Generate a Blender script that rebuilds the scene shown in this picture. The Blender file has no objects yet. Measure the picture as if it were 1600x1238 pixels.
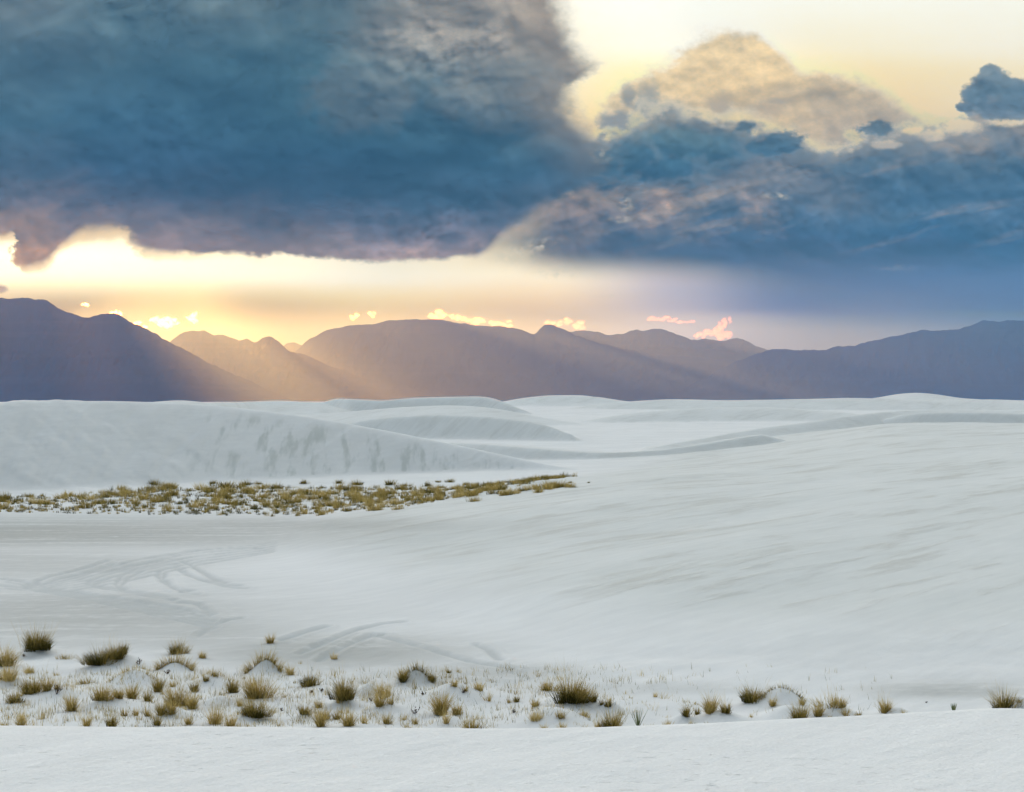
import bpy, bmesh, math, random
import numpy as np
from mathutils import Vector

S = bpy.context.scene
COL = S.collection
F, HY, EYE = 2600.0, 628.0, 6.2          # focal length in photo pixels, horizon row, eye height above the flat

# ------------------------------------------------------------------ camera
cam_d = bpy.data.cameras.new('camera')
cam_d.sensor_width = 36.0
cam_d.lens = F / 1600.0 * 36.0
cam_d.clip_start, cam_d.clip_end = 0.1, 120000.0
cam = bpy.data.objects.new('camera', cam_d)
COL.objects.link(cam)
cam.location = (0, 0, EYE)
cam.rotation_euler = (math.radians(90) + math.atan((HY - 619.0) / F), 0, 0)
S.camera = cam

# ------------------------------------------------------------------ view, render
S.view_settings.view_transform = 'Standard'
S.view_settings.look = 'None'
S.view_settings.exposure = 2.8           # exposed for the shaded dunes
S.view_settings.gamma = 1.0
S.view_settings.use_curve_mapping = False
S.render.engine = 'CYCLES'
cy = S.cycles
cy.use_denoising = True
cy.max_bounces = 5
cy.diffuse_bounces = 2
cy.transmission_bounces = 3
cy.transparent_max_bounces = 8
cy.volume_bounces = 0
cy.sample_clamp_indirect = 6.0
cy.use_adaptive_sampling = True
cy.adaptive_threshold = 0.015
cy.denoiser = 'OPENIMAGEDENOISE'
cy.denoising_input_passes = 'RGB_ALBEDO_NORMAL'
cy.denoising_prefilter = 'ACCURATE'

# ------------------------------------------------------------------ sun (behind the storm cloud, low over the left range)
SUN_PX = (50.0, 270.0)
SUN = Vector(((SUN_PX[0] - 800) / F, 1.0, (HY - SUN_PX[1]) / F)).normalized()
sl = bpy.data.lights.new('sun', 'SUN')
sl.energy = 5.0
sl.angle = math.radians(0.9)
sl.color = (1.0, 0.185, 0.03)
sun = bpy.data.objects.new('sun', sl)
COL.objects.link(sun)
sun.rotation_euler = (-SUN).to_track_quat('-Z', 'Y').to_euler()

# ------------------------------------------------------------------ node helpers
def lin(c):
    c = c / 255.0
    return c / 12.92 if c <= 0.04045 else ((c + 0.055) / 1.055) ** 2.4
def rgb(t, g=1.0):
    return (lin(t[0]) * g, lin(t[1]) * g, lin(t[2]) * g, 1.0)

class G:
    """small expression builder for one node tree"""
    def __init__(self, nt):
        self.nt = nt
    def put(self, sock, v):
        if isinstance(v, bpy.types.NodeSocket):
            self.nt.links.new(v, sock)
        else:
            sock.default_value = v
    def m(self, op, a, b=0.0, c=None, clamp=False):
        n = self.nt.nodes.new('ShaderNodeMath'); n.operation = op; n.use_clamp = clamp
        self.put(n.inputs[0], a); self.put(n.inputs[1], b)
        if c is not None: self.put(n.inputs[2], c)
        return n.outputs[0]
    def add(self, a, b): return self.m('ADD', a, b)
    def sub(self, a, b): return self.m('SUBTRACT', a, b)
    def mul(self, a, b): return self.m('MULTIPLY', a, b)
    def mad(self, a, b, c): return self.m('MULTIPLY_ADD', a, b, c)
    def mx(self, a, b): return self.m('MAXIMUM', a, b)
    def mn(self, a, b): return self.m('MINIMUM', a, b)
    def ss(self, lo, hi, x, t0=0.0, t1=1.0, kind='SMOOTHSTEP'):
        n = self.nt.nodes.new('ShaderNodeMapRange'); n.interpolation_type = kind
        for i, v in enumerate((x, lo, hi, t0, t1)): self.put(n.inputs[i], v)
        return n.outputs[0]
    def xyz(self, x, y, z=0.0):
        n = self.nt.nodes.new('ShaderNodeCombineXYZ')
        for i, v in enumerate((x, y, z)): self.put(n.inputs[i], v)
        return n.outputs[0]
    def sep(self, v):
        n = self.nt.nodes.new('ShaderNodeSeparateXYZ'); self.put(n.inputs[0], v)
        return n.outputs
    def noise(self, vec, scale=1.0, detail=5.0, rough=0.55, lac=2.0, dist=0.0, kind='FBM'):
        n = self.nt.nodes.new('ShaderNodeTexNoise')
        n.noise_dimensions = '3D'
        n.noise_type = kind
        self.put(n.inputs['Vector'], vec)
        n.inputs['Scale'].default_value = scale; n.inputs['Detail'].default_value = detail
        n.inputs['Roughness'].default_value = rough; n.inputs['Lacunarity'].default_value = lac
        n.inputs['Distortion'].default_value = dist
        return n.outputs['Fac']
    def mix(self, f, a, b, blend='MIX'):
        n = self.nt.nodes.new('ShaderNodeMix'); n.data_type = 'RGBA'; n.blend_type = blend; n.clamp_factor = True
        self.put(n.inputs[0], f); self.put(n.inputs[6], a); self.put(n.inputs[7], b)
        return n.outputs[2]
    def scale(self, col, k):
        n = self.nt.nodes.new('ShaderNodeVectorMath'); n.operation = 'SCALE'
        self.put(n.inputs[0], col); self.put(n.inputs['Scale'], k)
        return n.outputs[0]
    def ramp(self, x, stops, lo, hi):
        n = self.nt.nodes.new('ShaderNodeValToRGB'); cr = n.color_ramp
        cr.interpolation = 'LINEAR'
        pts = [((min(max(p, lo), hi) - lo) / (hi - lo), c) for p, c in stops]
        while len(cr.elements) < len(pts): cr.elements.new(0.5)
        for e, (p, c) in zip(cr.elements, pts):
            e.position = p
        for e, (p, c) in zip(cr.elements, pts):
            e.position = p; e.color = c if len(c) == 4 else rgb(c)
        self.put(n.inputs[0], self.ss(lo, hi, x, kind='LINEAR'))
        return n.outputs[0]
    def curve(self, x, pts, x0, x1, y0, y1, handle='AUTO'):
        n = self.nt.nodes.new('ShaderNodeFloatCurve'); c = n.mapping.curves[0]
        q = [((a - x0) / (x1 - x0), (b - y0) / (y1 - y0)) for a, b in pts]
        while len(c.points) < len(q): c.points.new(0.5, 0.5)
        for p, (a, b) in zip(c.points, q):
            p.location = (a, b); p.handle_type = handle
        n.mapping.use_clip = False
        n.mapping.update()
        n.inputs[0].default_value = 1.0
        self.put(n.inputs[1], self.ss(x0, x1, x, kind='LINEAR'))
        return self.mad(n.outputs[0], y1 - y0, y0)
    def grid(self, X, Y, cols, lo, hi):
        """colour table over (X, Y): a list of (x, [(y, colour), ...])"""
        out = None; px = None
        for x, stops in cols:
            r = self.ramp(Y, stops, lo, hi)
            out = r if out is None else self.mix(self.ss(px, x, X), out, r)
            px = x
        return out


# ------------------------------------------------------------------ evening sky, as a function of bearing X and height Y (units of 1/2600)
def open_sky(g, X, Y):
    nE = g.noise(g.xyz(g.mul(X, 1 / 420.0), g.mul(Y, 1 / 46.0), 5.5), 1.0, 5, .6)      # long flat streaks
    # --- open sky behind the clouds
    base = g.grid(X, g.add(Y, g.mul(g.sub(nE, .5), 26)), [
        (60,   [(-200, (235, 215, 180)), (300, (250, 215, 140)), (345, (255, 222, 140)), (380, (255, 245, 205)), (455, (255, 246, 205)), (478, (254, 232, 170)), (510, (248, 217, 160)), (560, (240, 205, 160)), (628, (225, 190, 160))]),
        (480,  [(-200, (235, 215, 180)), (380, (255, 240, 200)), (440, (255, 250, 222)), (465, (254, 238, 185)), (490, (250, 224, 168)), (520, (243, 213, 165)), (560, (230, 200, 168)), (628, (215, 185, 165))]),
        (850,  [(-200, (252, 244, 222)), (0, (254, 246, 222)), (110, (252, 234, 188)), (210, (246, 208, 140)), (300, (244, 215, 162)), (395, (252, 226, 172)), (425, (252, 230, 184)), (455, (240, 214, 172)), (478, (224, 198, 166)), (505, (212, 190, 165)), (560, (205, 185, 172)), (628, (200, 180, 172))]),
        (1060, [(-200, (252, 247, 230)), (0, (254, 250, 232)), (70, (254, 246, 222)), (130, (250, 228, 172)), (205, (246, 206, 132)), (300, (230, 198, 150)), (420, (206, 180, 165)), (450, (182, 166, 165)), (482, (180, 166, 166)), (497, (200, 184, 172)), (525, (190, 180, 180)), (628, (170, 165, 180))]),
        (1300, [(-200, (250, 244, 226)), (0, (252, 246, 224)), (90, (250, 232, 186)), (190, (242, 206, 146)), (300, (200, 182, 160)), (415, (120, 122, 148)), (440, (118, 122, 150)), (482, (108, 121, 156)), (492, (112, 125, 160)), (497, (128, 146, 166)), (545, (136, 152, 170)), (628, (130, 148, 168))]),
        (1600, [(-200, (248, 242, 224)), (0, (250, 244, 222)), (100, (247, 232, 198)), (170, (238, 220, 186)), (260, (150, 150, 152)), (415, (84, 110, 152)), (470, (88, 114, 156)), (484, (90, 116, 157)), (489, (116, 138, 165)), (530, (124, 146, 170)), (628, (135, 152, 184))]),
    ], -220, 640)
    # the strip of bare sky under the storm cloud, close to the sun, is far over-exposed
    hot = g.mul(g.ss(640, 120, X), g.mul(g.ss(350, 405, Y), g.ss(482, 420, Y)))
    hot2 = g.mul(g.mul(g.ss(855, 915, X), g.ss(1120, 950, X)), g.ss(170, 40, Y))
    col = g.mix(1.0, base, g.scale(g.xyz(2.0, 1.45, 0.70), hot), 'ADD')
    col = g.mix(1.0, col, g.scale(g.xyz(.12, .10, .08), hot2), 'ADD')

    col = g.scale(col, g.mad(g.ss(340, 480, Y), g.mul(g.ss(200, 900, X, -.28, .85), g.ss(950, 1350, X, 1.0, -.5)), 1.16))
    col = g.mix(g.mul(g.ss(425, 480, Y), g.ss(1150, 800, X)), col, g.mix(1.0, col, (1.0, .88, .58, 1), 'MULTIPLY'))
    col = g.mix(g.mul(g.mul(g.ss(70, 120, Y), g.ss(260, 200, Y)), g.ss(880, 1000, X)), col, g.mix(1.0, col, (1.0, .93, .74, 1), 'MULTIPLY'))
    gx_, gy_ = g.mul(g.sub(X, 1110), 1 / 330.0), g.mul(g.sub(Y, 150), 1 / 120.0)
    col = g.mix(1.0, col, g.scale(g.xyz(.42, .31, .10), g.ss(1.0, .0, g.m('SQRT', g.mad(gx_, gx_, g.mul(gy_, gy_))))), 'ADD')
    # glare round the hidden sun
    sx_, sy_ = g.mul(g.sub(X, SUN_PX[0]), 1 / 330.0), g.mul(g.sub(Y, SUN_PX[1] - 30), 1 / 145.0)
    r_ = g.m('SQRT', g.mad(sx_, sx_, g.mul(sy_, sy_)))
    col = g.mix(1.0, col, g.scale(g.xyz(14.0, 11.0, 7.0), g.m('POWER', g.ss(1.0, .15, r_), 2.0)), 'ADD')
    return col

# the broken storm cloud: colour seen looking up through it
def cloud_colour(g, X, Y, base):
    col = base
    def nz(sx, sy, seed, detail=6.0, rough=0.58, dist=0.0):
        return g.noise(g.xyz(g.mul(X, 1.0 / sx), g.mul(Y, 1.0 / sy), seed), 1.0, detail, rough, dist=dist)
    nA = nz(330, 190, 1.3, 7, .58)
    nB = nz(300, 170, 7.7, 7, .58)
    nC = nz(85, 60, 3.1, 6, .62)
    nD = nz(80, 55, 11.4, 6, .62)
    nF = nz(46, 36, 21.5, 5, .62)
    nG = nz(17, 13, 33.1, 5, .66)
    nH = g.noise(g.xyz(g.mul(g.add(X, g.mul(Y, 1.5)), 1 / 150.0), g.mul(g.sub(Y, g.mul(X, -.22)), 1 / 34.0), 9.2), 1.0, 6, .62)   # slanting fibres
    a0, b0, c0, d0, f0, g0, h0 = [g.mul(g.sub(v, .5), 2.3) for v in (nA, nB, nC, nD, nF, nG, nH)]
    rag0 = g.add(g.mul(c0, .55), g.add(g.mul(f0, .55), g.mul(g0, .34)))
    Xw = g.add(X, g.mad(a0, 150, g.mul(c0, 75)))
    Yw = g.add(Y, g.mad(b0, 105, g.mul(d0, 60)))
    Xs = g.add(X, g.mad(c0, 36, g.mul(f0, 22)))
    Ys = g.add(Y, g.mad(d0, 30, g.mul(f0, 20)))

    def blobs(shapes, k=0.9, ns=None, soft=.16):
        """merged ragged puffs; returns a signed field, 1 at the rim and smaller inside"""
        out = None
        for cx_, cy_, rx, ry in shapes:
            ex = g.mul(g.sub(X, cx_), 1.0 / rx); ey = g.mul(g.sub(Y, cy_), 1.0 / ry)
            d = g.m('SQRT', g.mad(ex, ex, g.mul(ey, ey)))
            out = d if out is None else g.m('SMOOTH_MIN', out, d, .18)
        return g.add(out, g.mul(ns if ns is not None else rag0, k))

    def relief(sx, sy, seed, ox, oy, detail=6.0):
        p = g.noise(g.xyz(g.mul(X, 1 / sx), g.mul(Y, 1 / sy), seed), 1.0, detail, .60)
        q_ = g.noise(g.xyz(g.mul(g.add(X, ox), 1 / sx), g.mul(g.add(Y, oy), 1 / sy), seed), 1.0, detail, .60)
        return g.sub(p, q_)
    re0 = relief(300, 190, 47.0, 34, -46, 3)
    re1 = relief(120, 84, 51.0, 10, -22, 6)
    re2 = relief(44, 32, 57.0, 4, -9, 6)
    def lay(col, fld, body, rim=None, soft=.2, alpha=1.0, edge=1.0, thin=(.40, .36, .29, 1)):
        """one cloud: thinner and lighter towards its rim"""
        body = g.mix(g.mul(g.ss(.40, 1.0, fld), .45), body, thin)
        return g.mix(g.mul(g.ss(edge, edge - soft, fld), alpha), col, body)

    mixn = g.add(g.mul(rag0, .7), g.mul(a0, .8))
    # --- pale backlit cumulus at upper right
    tp3 = g.curve(Xs, [(880, 190), (930, 160), (975, 128), (1030, 92), (1085, 56), (1130, 38), (1180, 42), (1210, 64), (1240, 92), (1300, 98), (1350, 104), (1395, 128), (1430, 152), (1480, 168), (1560, 178), (1700, 190)], 880, 1700, 0, 300)
    e3 = g.sub(g.add(Y, g.add(g.mul(f0, 17), g.add(g.mul(c0, 13), g.mul(g0, 8)))), tp3)
    win3 = g.mul(g.mul(g.ss(890, 985, Xs), g.ss(1640, 1480, Xs)), g.ss(330, 255, Y))
    tanc = g.grid(Xs, Ys, [(950, [(20, (250, 232, 190)), (200, (246, 222, 172))]),
                           (1150, [(20, (246, 226, 180)), (120, (243, 217, 165)), (170, (232, 206, 158)), (205, (250, 222, 165)), (240, (235, 205, 160))]),
                           (1330, [(60, (248, 228, 182)), (110, (238, 214, 166)), (150, (205, 185, 152)), (210, (190, 172, 148)), (240, (172, 160, 148))]),
                           (1480, [(80, (248, 232, 195)), (140, (228, 208, 170)), (190, (190, 175, 152)), (230, (160, 152, 145))])], 0, 260)
    tanc = g.scale(g.mix(1.0, tanc, (.98, .87, .68, 1), 'MULTIPLY'), g.add(1.0, g.mad(re1, 1.6, g.mul(re2, 1.1))))
    col = g.mix(g.mul(g.mul(g.ss(-16, 0, e3), win3), .75), col, (1.12, 1.04, .86, 1))
    col = g.mix(g.mul(g.mul(g.ss(-1, g.ss(1180, 1420, X, 26, 46), e3), win3), .95), col, tanc)
    f2 = blobs([(1010, 160, 36, 42), (1045, 185, 42, 44), (975, 195, 50, 34), (985, 150, 22, 28)], .8, rag0)
    col = lay(col, f2, g.ramp(Ys, [(120, (196, 176, 140)), (155, (160, 152, 135)), (230, (150, 145, 138))], 100, 240), None, .6)
    f2b = blobs([(1130, 165, 32, 28), (1190, 172, 60, 18), (1215, 158, 40, 9)], .8, rag0)
    col = lay(col, f2b, g.ramp(Ys, [(130, (214, 184, 132)), (165, (176, 156, 128)), (200, (206, 172, 124))], 120, 210), None, .7, .75)

    # --- the right hand bank
    top = g.curve(Xs, [(500, 300), (760, 260), (860, 205), (930, 215), (985, 195), (1040, 180), (1100, 184), (1180, 200), (1240, 215), (1300, 232), (1370, 214), (1430, 206), (1490, 190), (1560, 176), (1640, 172), (1900, 150), (2300, 150)], 500, 2300, 0, 700)
    bot = g.curve(Xs, [(500, 420), (760, 400), (860, 412), (960, 416), (1060, 420), (1160, 430), (1280, 452), (1400, 470), (1500, 486), (1640, 494), (1900, 500), (2300, 500)], 500, 2300, 0, 700)
    bankc = g.grid(Xw, Yw, [
        (840,  [(180, (165, 150, 132)), (240, (95, 108, 118)), (280, (58, 90, 116)), (305, (120, 118, 122)), (335, (182, 158, 132)), (370, (165, 143, 130)), (400, (160, 138, 132)), (420, (200, 172, 145))]),
        (990,  [(180, (112, 124, 122)), (215, (88, 112, 120)), (255, (58, 94, 116)), (292, (66, 96, 120)), (318, (150, 138, 128)), (355, (126, 120, 124)), (385, (92, 102, 126)), (412, (86, 98, 130)), (432, (128, 120, 138))]),
        (1190, [(185, (98, 116, 122)), (215, (74, 102, 120)), (255, (66, 98, 120)), (285, (132, 130, 130)), (325, (124, 126, 132)), (360, (92, 108, 130)), (392, (62, 92, 130)), (425, (84, 98, 138)), (450, (108, 112, 144))]),
        (1390, [(190, (196, 178, 150)), (215, (150, 146, 136)), (250, (98, 114, 126)), (300, (70, 98, 126)), (345, (80, 106, 134)), (385, (48, 90, 132)), (425, (84, 102, 146)), (460, (94, 110, 150))]),
        (1600, [(165, (196, 180, 155)), (195, (138, 138, 136)), (235, (92, 112, 128)), (300, (74, 104, 134)), (345, (88, 112, 142)), (392, (46, 92, 140)), (432, (84, 112, 154)), (490, (88, 115, 156))]),
    ], 120, 520)
    wisp = g.ss(.50, .74, g.add(g.mul(nC, .5), g.mul(nB, .5)))
    wwin = g.mul(g.mul(g.ss(820, 900, X), g.ss(1420, 1150, X)), g.mul(g.ss(265, 310, Y), g.ss(400, 345, Y)))
    bankc = g.mix(g.mul(g.mul(wisp, wwin), .85), bankc, rgb((226, 184, 134)))
    fib = g.mul(g.mul(g.ss(.04, .42, h0), g.ss(860, 1000, X)), g.mul(g.ss(215, 290, Y), g.ss(440, 380, Y)))
    bankc = g.mix(g.mul(fib, .50), bankc, rgb((196, 176, 152)))
    bankc = g.mix(g.mul(g.mul(g.ss(-.06, -.40, h0), g.ss(215, 290, Y)), .35), bankc, rgb((52, 84, 120)))
    bankc = g.mix(1.0, bankc, (.66, .58, .50, 1), 'MULTIPLY')
    bankc = g.scale(bankc, g.add(1.0, g.add(g.mul(c0, .60), g.add(g.mul(f0, .40), g.mul(g0, .22)))))
    bankc = g.scale(bankc, g.mx(.45, g.add(1.0, g.mad(re1, 2.8, g.mul(re2, 2.3)))))
    bankc = g.mix(g.mul(g.ss(48, 0, g.sub(g.add(Y, g.mul(g.add(c0, f0), 26)), top)), .50), bankc, rgb((178, 166, 146)))
    bankc = g.scale(bankc, g.ss(330, 400, Y, 1.0, .62))
    mt = g.ss(-10, 14, g.sub(g.add(Y, g.mul(g.add(c0, f0), 34)), top))
    mb = g.ss(-30, 26, g.sub(bot, Y))
    mbank = g.mul(g.mul(mt, mb), g.ss(700, 880, Xs))
    rimb = g.mul(g.mul(g.ss(-24, -4, g.sub(g.add(Y, g.mul(g.add(c0, f0), 34)), top)), mb), g.ss(820, 900, X))
    col = g.mix(g.mul(rimb, .55), col, (.93, .78, .52, 1))
    col = g.mix(mbank, col, bankc)
    # sunlit tops on the bank, far right
    f3 = blobs([(1570, 186, 50, 16), (1505, 198, 46, 17), (1455, 212, 34, 13), (1425, 204, 26, 12), (1385, 226, 30, 10)], .9, rag0)
    col = lay(col, f3, g.ramp(Ys, [(165, (255, 240, 196)), (200, (250, 222, 168)), (225, (200, 180, 150))], 150, 240), None, .5, .9)
    # dark nearer puffs
    dk = g.grid(Xs, Ys, [(820, [(230, (98, 112, 118)), (262, (58, 92, 115)), (300, (44, 82, 114))]),
                         (1050, [(180, (112, 126, 124)), (215, (86, 112, 120)), (250, (58, 94, 116)), (290, (54, 86, 116))]),
                         (1220, [(180, (100, 116, 120)), (215, (76, 102, 118)), (240, (62, 92, 116))])], 170, 320)
    f4 = blobs([(865, 272, 62, 30), (905, 258, 34, 24), (830, 290, 60, 24)], .9, rag0)
    f5 = blobs([(1060, 225, 90, 40), (1000, 240, 62, 32), (1120, 232, 72, 36), (1040, 265, 100, 34), (945, 255, 34, 26)], .95, rag0)
    f6 = blobs([(1218, 224, 44, 22), (1168, 197, 24, 14), (1185, 232, 36, 16), (1370, 202, 46, 15)], 1.5, rag0)
    dk = g.scale(g.mix(1.0, dk, (1, .90, .80, 1), 'MULTIPLY'), g.mx(.4, g.add(.82, g.mad(re1, 2.0, g.mul(re2, 2.2)))))
    for f_ in (f5, f4, f6):
        col = lay(col, f_, dk, None, .42, .92)
    # gaps with low sun behind them
    for cx_, cy_, rx, ry, k in ((855, 258, 10, 15, 1.0), (925, 240, 34, 13, .7), (976, 320, 16, 14, .9), (970, 342, 24, 7, .8),
                                (1205, 307, 34, 8, .6), (875, 303, 50, 10, .55), (800, 398, 62, 15, 1.0), (850, 382, 30, 13, .9),
                                (880, 424, 60, 14, .85), (1400, 420, 50, 7, .35), (1180, 205, 20, 9, .7), (960, 462, 40, 6, .5)):
        fg = blobs([(cx_, cy_, rx, ry)], 2.3, rag0)
        col = g.mix(g.mul(g.mul(g.ss(1.30, .05, fg), k), g.ss(-.12, .30, g.mad(g0, .8, g.mul(f0, .7)))), col, (1.0, .80, .47, 1) if cy_ < 380 or cy_ > 440 else (.96, .78, .46, 1))
    # rain veil between the bank and the ridge
    veil = g.mul(g.mul(g.ss(960, 1420, X), g.ss(395, 440, Y)), g.ss(494, 480, Y))
    veilc = g.grid(X, Y, [(950, [(400, (168, 148, 150)), (480, (176, 162, 164))]), (1200, [(400, (112, 112, 140)), (440, (118, 116, 145)), (488, (112, 122, 155))]),
                          (1600, [(400, (80, 106, 150)), (488, (90, 116, 158))])], 380, 500)
    col = g.mix(g.mul(veil, .8), col, g.scale(veilc, .74))
    # --- cumulus tower at right
    f7 = blobs([(1550, 132, 40, 34), (1582, 152, 38, 38), (1530, 152, 30, 28), (1562, 172, 62, 22), (1548, 112, 22, 16), (1512, 168, 20, 10)], .75)
    col = lay(col, f7, g.scale(g.ramp(g.add(Ys, g.mul(c0, 40)), [(95, (136, 142, 138)), (140, (100, 114, 120)), (185, (112, 120, 124))], 80, 200), g.add(.86, g.mad(re2, 1.8, g.mul(re1, 1.0)))), None, .26)

    # --- the storm cloud
    low = g.curve(Xs, [(-900, 400), (-500, 400), (-200, 395), (-60, 400), (-10, 372), (22, 370), (30, 420), (62, 418), (92, 388), (120, 372), (185, 366), (205, 384), (225, 398), (300, 396), (420, 402), (600, 411), (690, 408), (755, 402), (800, 378), (850, 345), (900, 318), (960, 300), (1200, 290)], -900, 1200, 0, 700, 'VECTOR')
    rgt = g.curve(Ys, [(-700, 1150), (-300, 940), (-150, 870), (0, 880), (40, 884), (62, 886), (80, 905), (100, 938), (116, 925), (135, 896), (170, 900), (210, 925), (250, 940), (290, 930), (330, 860), (370, 800), (420, 760), (700, 740)], -700, 700, 500, 1400, 'VECTOR')
    Yl = g.add(Y, g.mad(b0, 42, g.mad(d0, 30, g.mul(f0, 16))))
    stormc = g.grid(Xw, Yl, [
        (0,    [(-220, (112, 124, 126)), (0, (104, 120, 126)), (100, (80, 106, 120)), (200, (62, 96, 118)), (262, (80, 97, 118)), (312, (122, 112, 116)), (345, (166, 138, 116)), (385, (196, 150, 96)), (430, (228, 180, 118))]),
        (220,  [(-220, (104, 120, 126)), (0, (92, 116, 126)), (100, (66, 102, 122)), (200, (54, 90, 118)), (270, (50, 78, 110)), (315, (84, 90, 112)), (352, (130, 117, 117)), (392, (160, 136, 128))]),
        (480,  [(-220, (108, 122, 124)), (0, (96, 116, 122)), (100, (70, 106, 122)), (180, (58, 98, 120)), (250, (46, 82, 112)), (305, (56, 82, 112)), (345, (98, 100, 118)), (392, (152, 136, 132))]),
        (740,  [(-220, (140, 142, 136)), (0, (146, 144, 134)), (60, (136, 138, 132)), (125, (104, 120, 124)), (205, (60, 96, 118)), (255, (46, 84, 112)), (310, (60, 85, 113)), (355, (106, 104, 120)), (398, (158, 138, 132))]),
        (900,  [(-220, (165, 156, 140)), (0, (176, 164, 140)), (60, (150, 146, 134)), (150, (120, 128, 126)), (225, (72, 98, 114)), (282, (48, 84, 114)), (345, (92, 100, 120))]),
    ], -230, 440)
    # lumps inside the cloud, lit from upper right
    lump = blobs([(640, 60, 110, 70), (570, 150, 90, 60), (760, 40, 120, 80), (780, 150, 110, 60)], 1.0, mixn)
    stormc = g.mix(g.mul(g.ss(1.1, .55, lump), .26), stormc, rgb((158, 156, 144)))
    stormc = g.scale(stormc, g.mad(g.ss(290, 385, Y), .38, g.ss(40, 240, Y, .94, .68)))
    stormc = g.scale(stormc, g.add(1.0, g.add(g.mul(a0, .62), g.add(g.mul(c0, .36), g.add(g.mul(f0, .20), g.mul(g0, .08))))))
    stormc = g.scale(stormc, g.mx(.5, g.mad(re0, 2.2, 1.0)))
    stormc = g.scale(stormc, g.mx(.42, g.mad(g.mad(re1, 3.0, g.mul(re2, 2.6)), g.mx(.40, g.add(g.ss(250, 700, X, .45, .9), g.mul(a0, 1.2))), 1.0)))
    rag = g.add(g.mul(c0, 18), g.mul(f0, 22))
    dl = g.add(g.sub(low, Y), g.mul(rag, .55))
    dr = g.sub(rgt, g.add(X, g.mul(rag, 1.3)))
    ml = g.ss(-2, g.curve(X, [(-900, 60), (-200, 18), (0, 12), (100, 14), (150, 26), (230, 20), (330, 8), (600, 7), (740, 10), (800, 40), (1200, 50)], -900, 1200, 0, 100), dl)
    mr = g.ss(-20, 34, dr)
    stormc = g.mix(g.mul(g.ss(120, 10, dr), g.mul(.45, g.ss(330, 200, Y))), stormc, rgb((158, 146, 124)))
    mst = g.mul(ml, mr)
    stormc = g.mix(1.0, stormc, (1.05, .87, .73, 1), 'MULTIPLY')
    # thin cloud edge in front of the sun glows
    glow = g.mul(g.mul(g.ss(-14, 0, dl), mr), g.ss(480, 120, X))
    col = g.mix(g.mul(glow, .8), col, (1.25, .80, .34, 1))
    glow2 = g.mul(g.ss(-28, -6, dr), g.mul(g.ss(220, 60, Y), g.ss(-2, 30, dl)))
    col = g.mix(g.mul(glow2, .6), col, (1.05, .95, .74, 1))
    col = g.mix(mst, col, stormc)
    # small dark scrap of cloud at the left margin over the ridge
    f8 = blobs([(-4, 452, 20, 9)], .8, rag0)
    col = lay(col, f8, rgb((190, 150, 120)), None, .5, .9)

    return col
# ------------------------------------------------------------------ world: clear evening sky behind broken storm cloud
W = bpy.data.worlds.new('World')
S.world = W
W.use_nodes = True
W.cycles.sampling_method = 'MANUAL'
W.cycles.sample_map_resolution = 512
nt = W.node_tree
for n in list(nt.nodes): nt.nodes.remove(n)
g = G(nt)
tc = nt.nodes.new('ShaderNodeTexCoord')
D = tc.outputs['Generated']
dx, dy, dz = g.sep(D)
yy = g.mx(dy, 0.08)
X = g.mad(g.m('DIVIDE', dx, yy), F, 800.0)            # bearing and height angle, in units of 1/2600 rad
Y = g.mad(g.m('DIVIDE', dz, yy), -F, HY)

col = open_sky(g, X, Y)
# --- beyond the picture: unseen broken cover, breaking to pale blue overhead and behind
zz = g.mx(dz, 0.06)
P = g.xyz(g.m('DIVIDE', dx, zz), g.m('DIVIDE', dy, zz), 0.4)
pn = g.noise(P, .55, 6, .6)
cover = g.ss(.36, .58, pn)
sd = nt.nodes.new('ShaderNodeVectorMath'); sd.operation = 'DOT_PRODUCT'
nt.links.new(D, sd.inputs[0]); sd.inputs[1].default_value = SUN
# unseen cloud: bright sunward, dull in the east, graded to shade the slip faces
outc = g.mix(g.ss(-.50, .50, sd.outputs['Value']), (.07, .11, .14, 1), (2.50, 2.60, 2.56, 1))
outc = g.scale(outc, g.ss(.35, .75, pn, 1.12, .80))
inside = g.mul(g.mul(g.ss(-800, -150, X), g.ss(2450, 1750, X)), g.mul(g.ss(-650, -160, Y), g.ss(.25, .6, dy)))
col = g.mix(inside, outc, col)
opaque = g.mx(inside, g.mul(cover, .94))
skyt = nt.nodes.new('ShaderNodeTexSky')
skyt.sky_type = 'NISHITA'
skyt.sun_disc = False
skyt.sun_elevation = math.asin(SUN.z)
skyt.sun_rotation = math.atan2(SUN.x, SUN.y)
skyt.altitude = 1200
bg1 = nt.nodes.new('ShaderNodeBackground'); bg1.inputs['Strength'].default_value = 0.05
nt.links.new(skyt.outputs[0], bg1.inputs[0])
bg2 = nt.nodes.new('ShaderNodeBackground'); bg2.inputs['Strength'].default_value = 0.144
nt.links.new(col, bg2.inputs[0])
ms = nt.nodes.new('ShaderNodeMixShader')
nt.links.new(opaque, ms.inputs[0]); nt.links.new(bg1.outputs[0], ms.inputs[1]); nt.links.new(bg2.outputs[0], ms.inputs[2])
wo = nt.nodes.new('ShaderNodeOutputWorld')
nt.links.new(ms.outputs[0], wo.inputs['Surface'])

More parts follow.
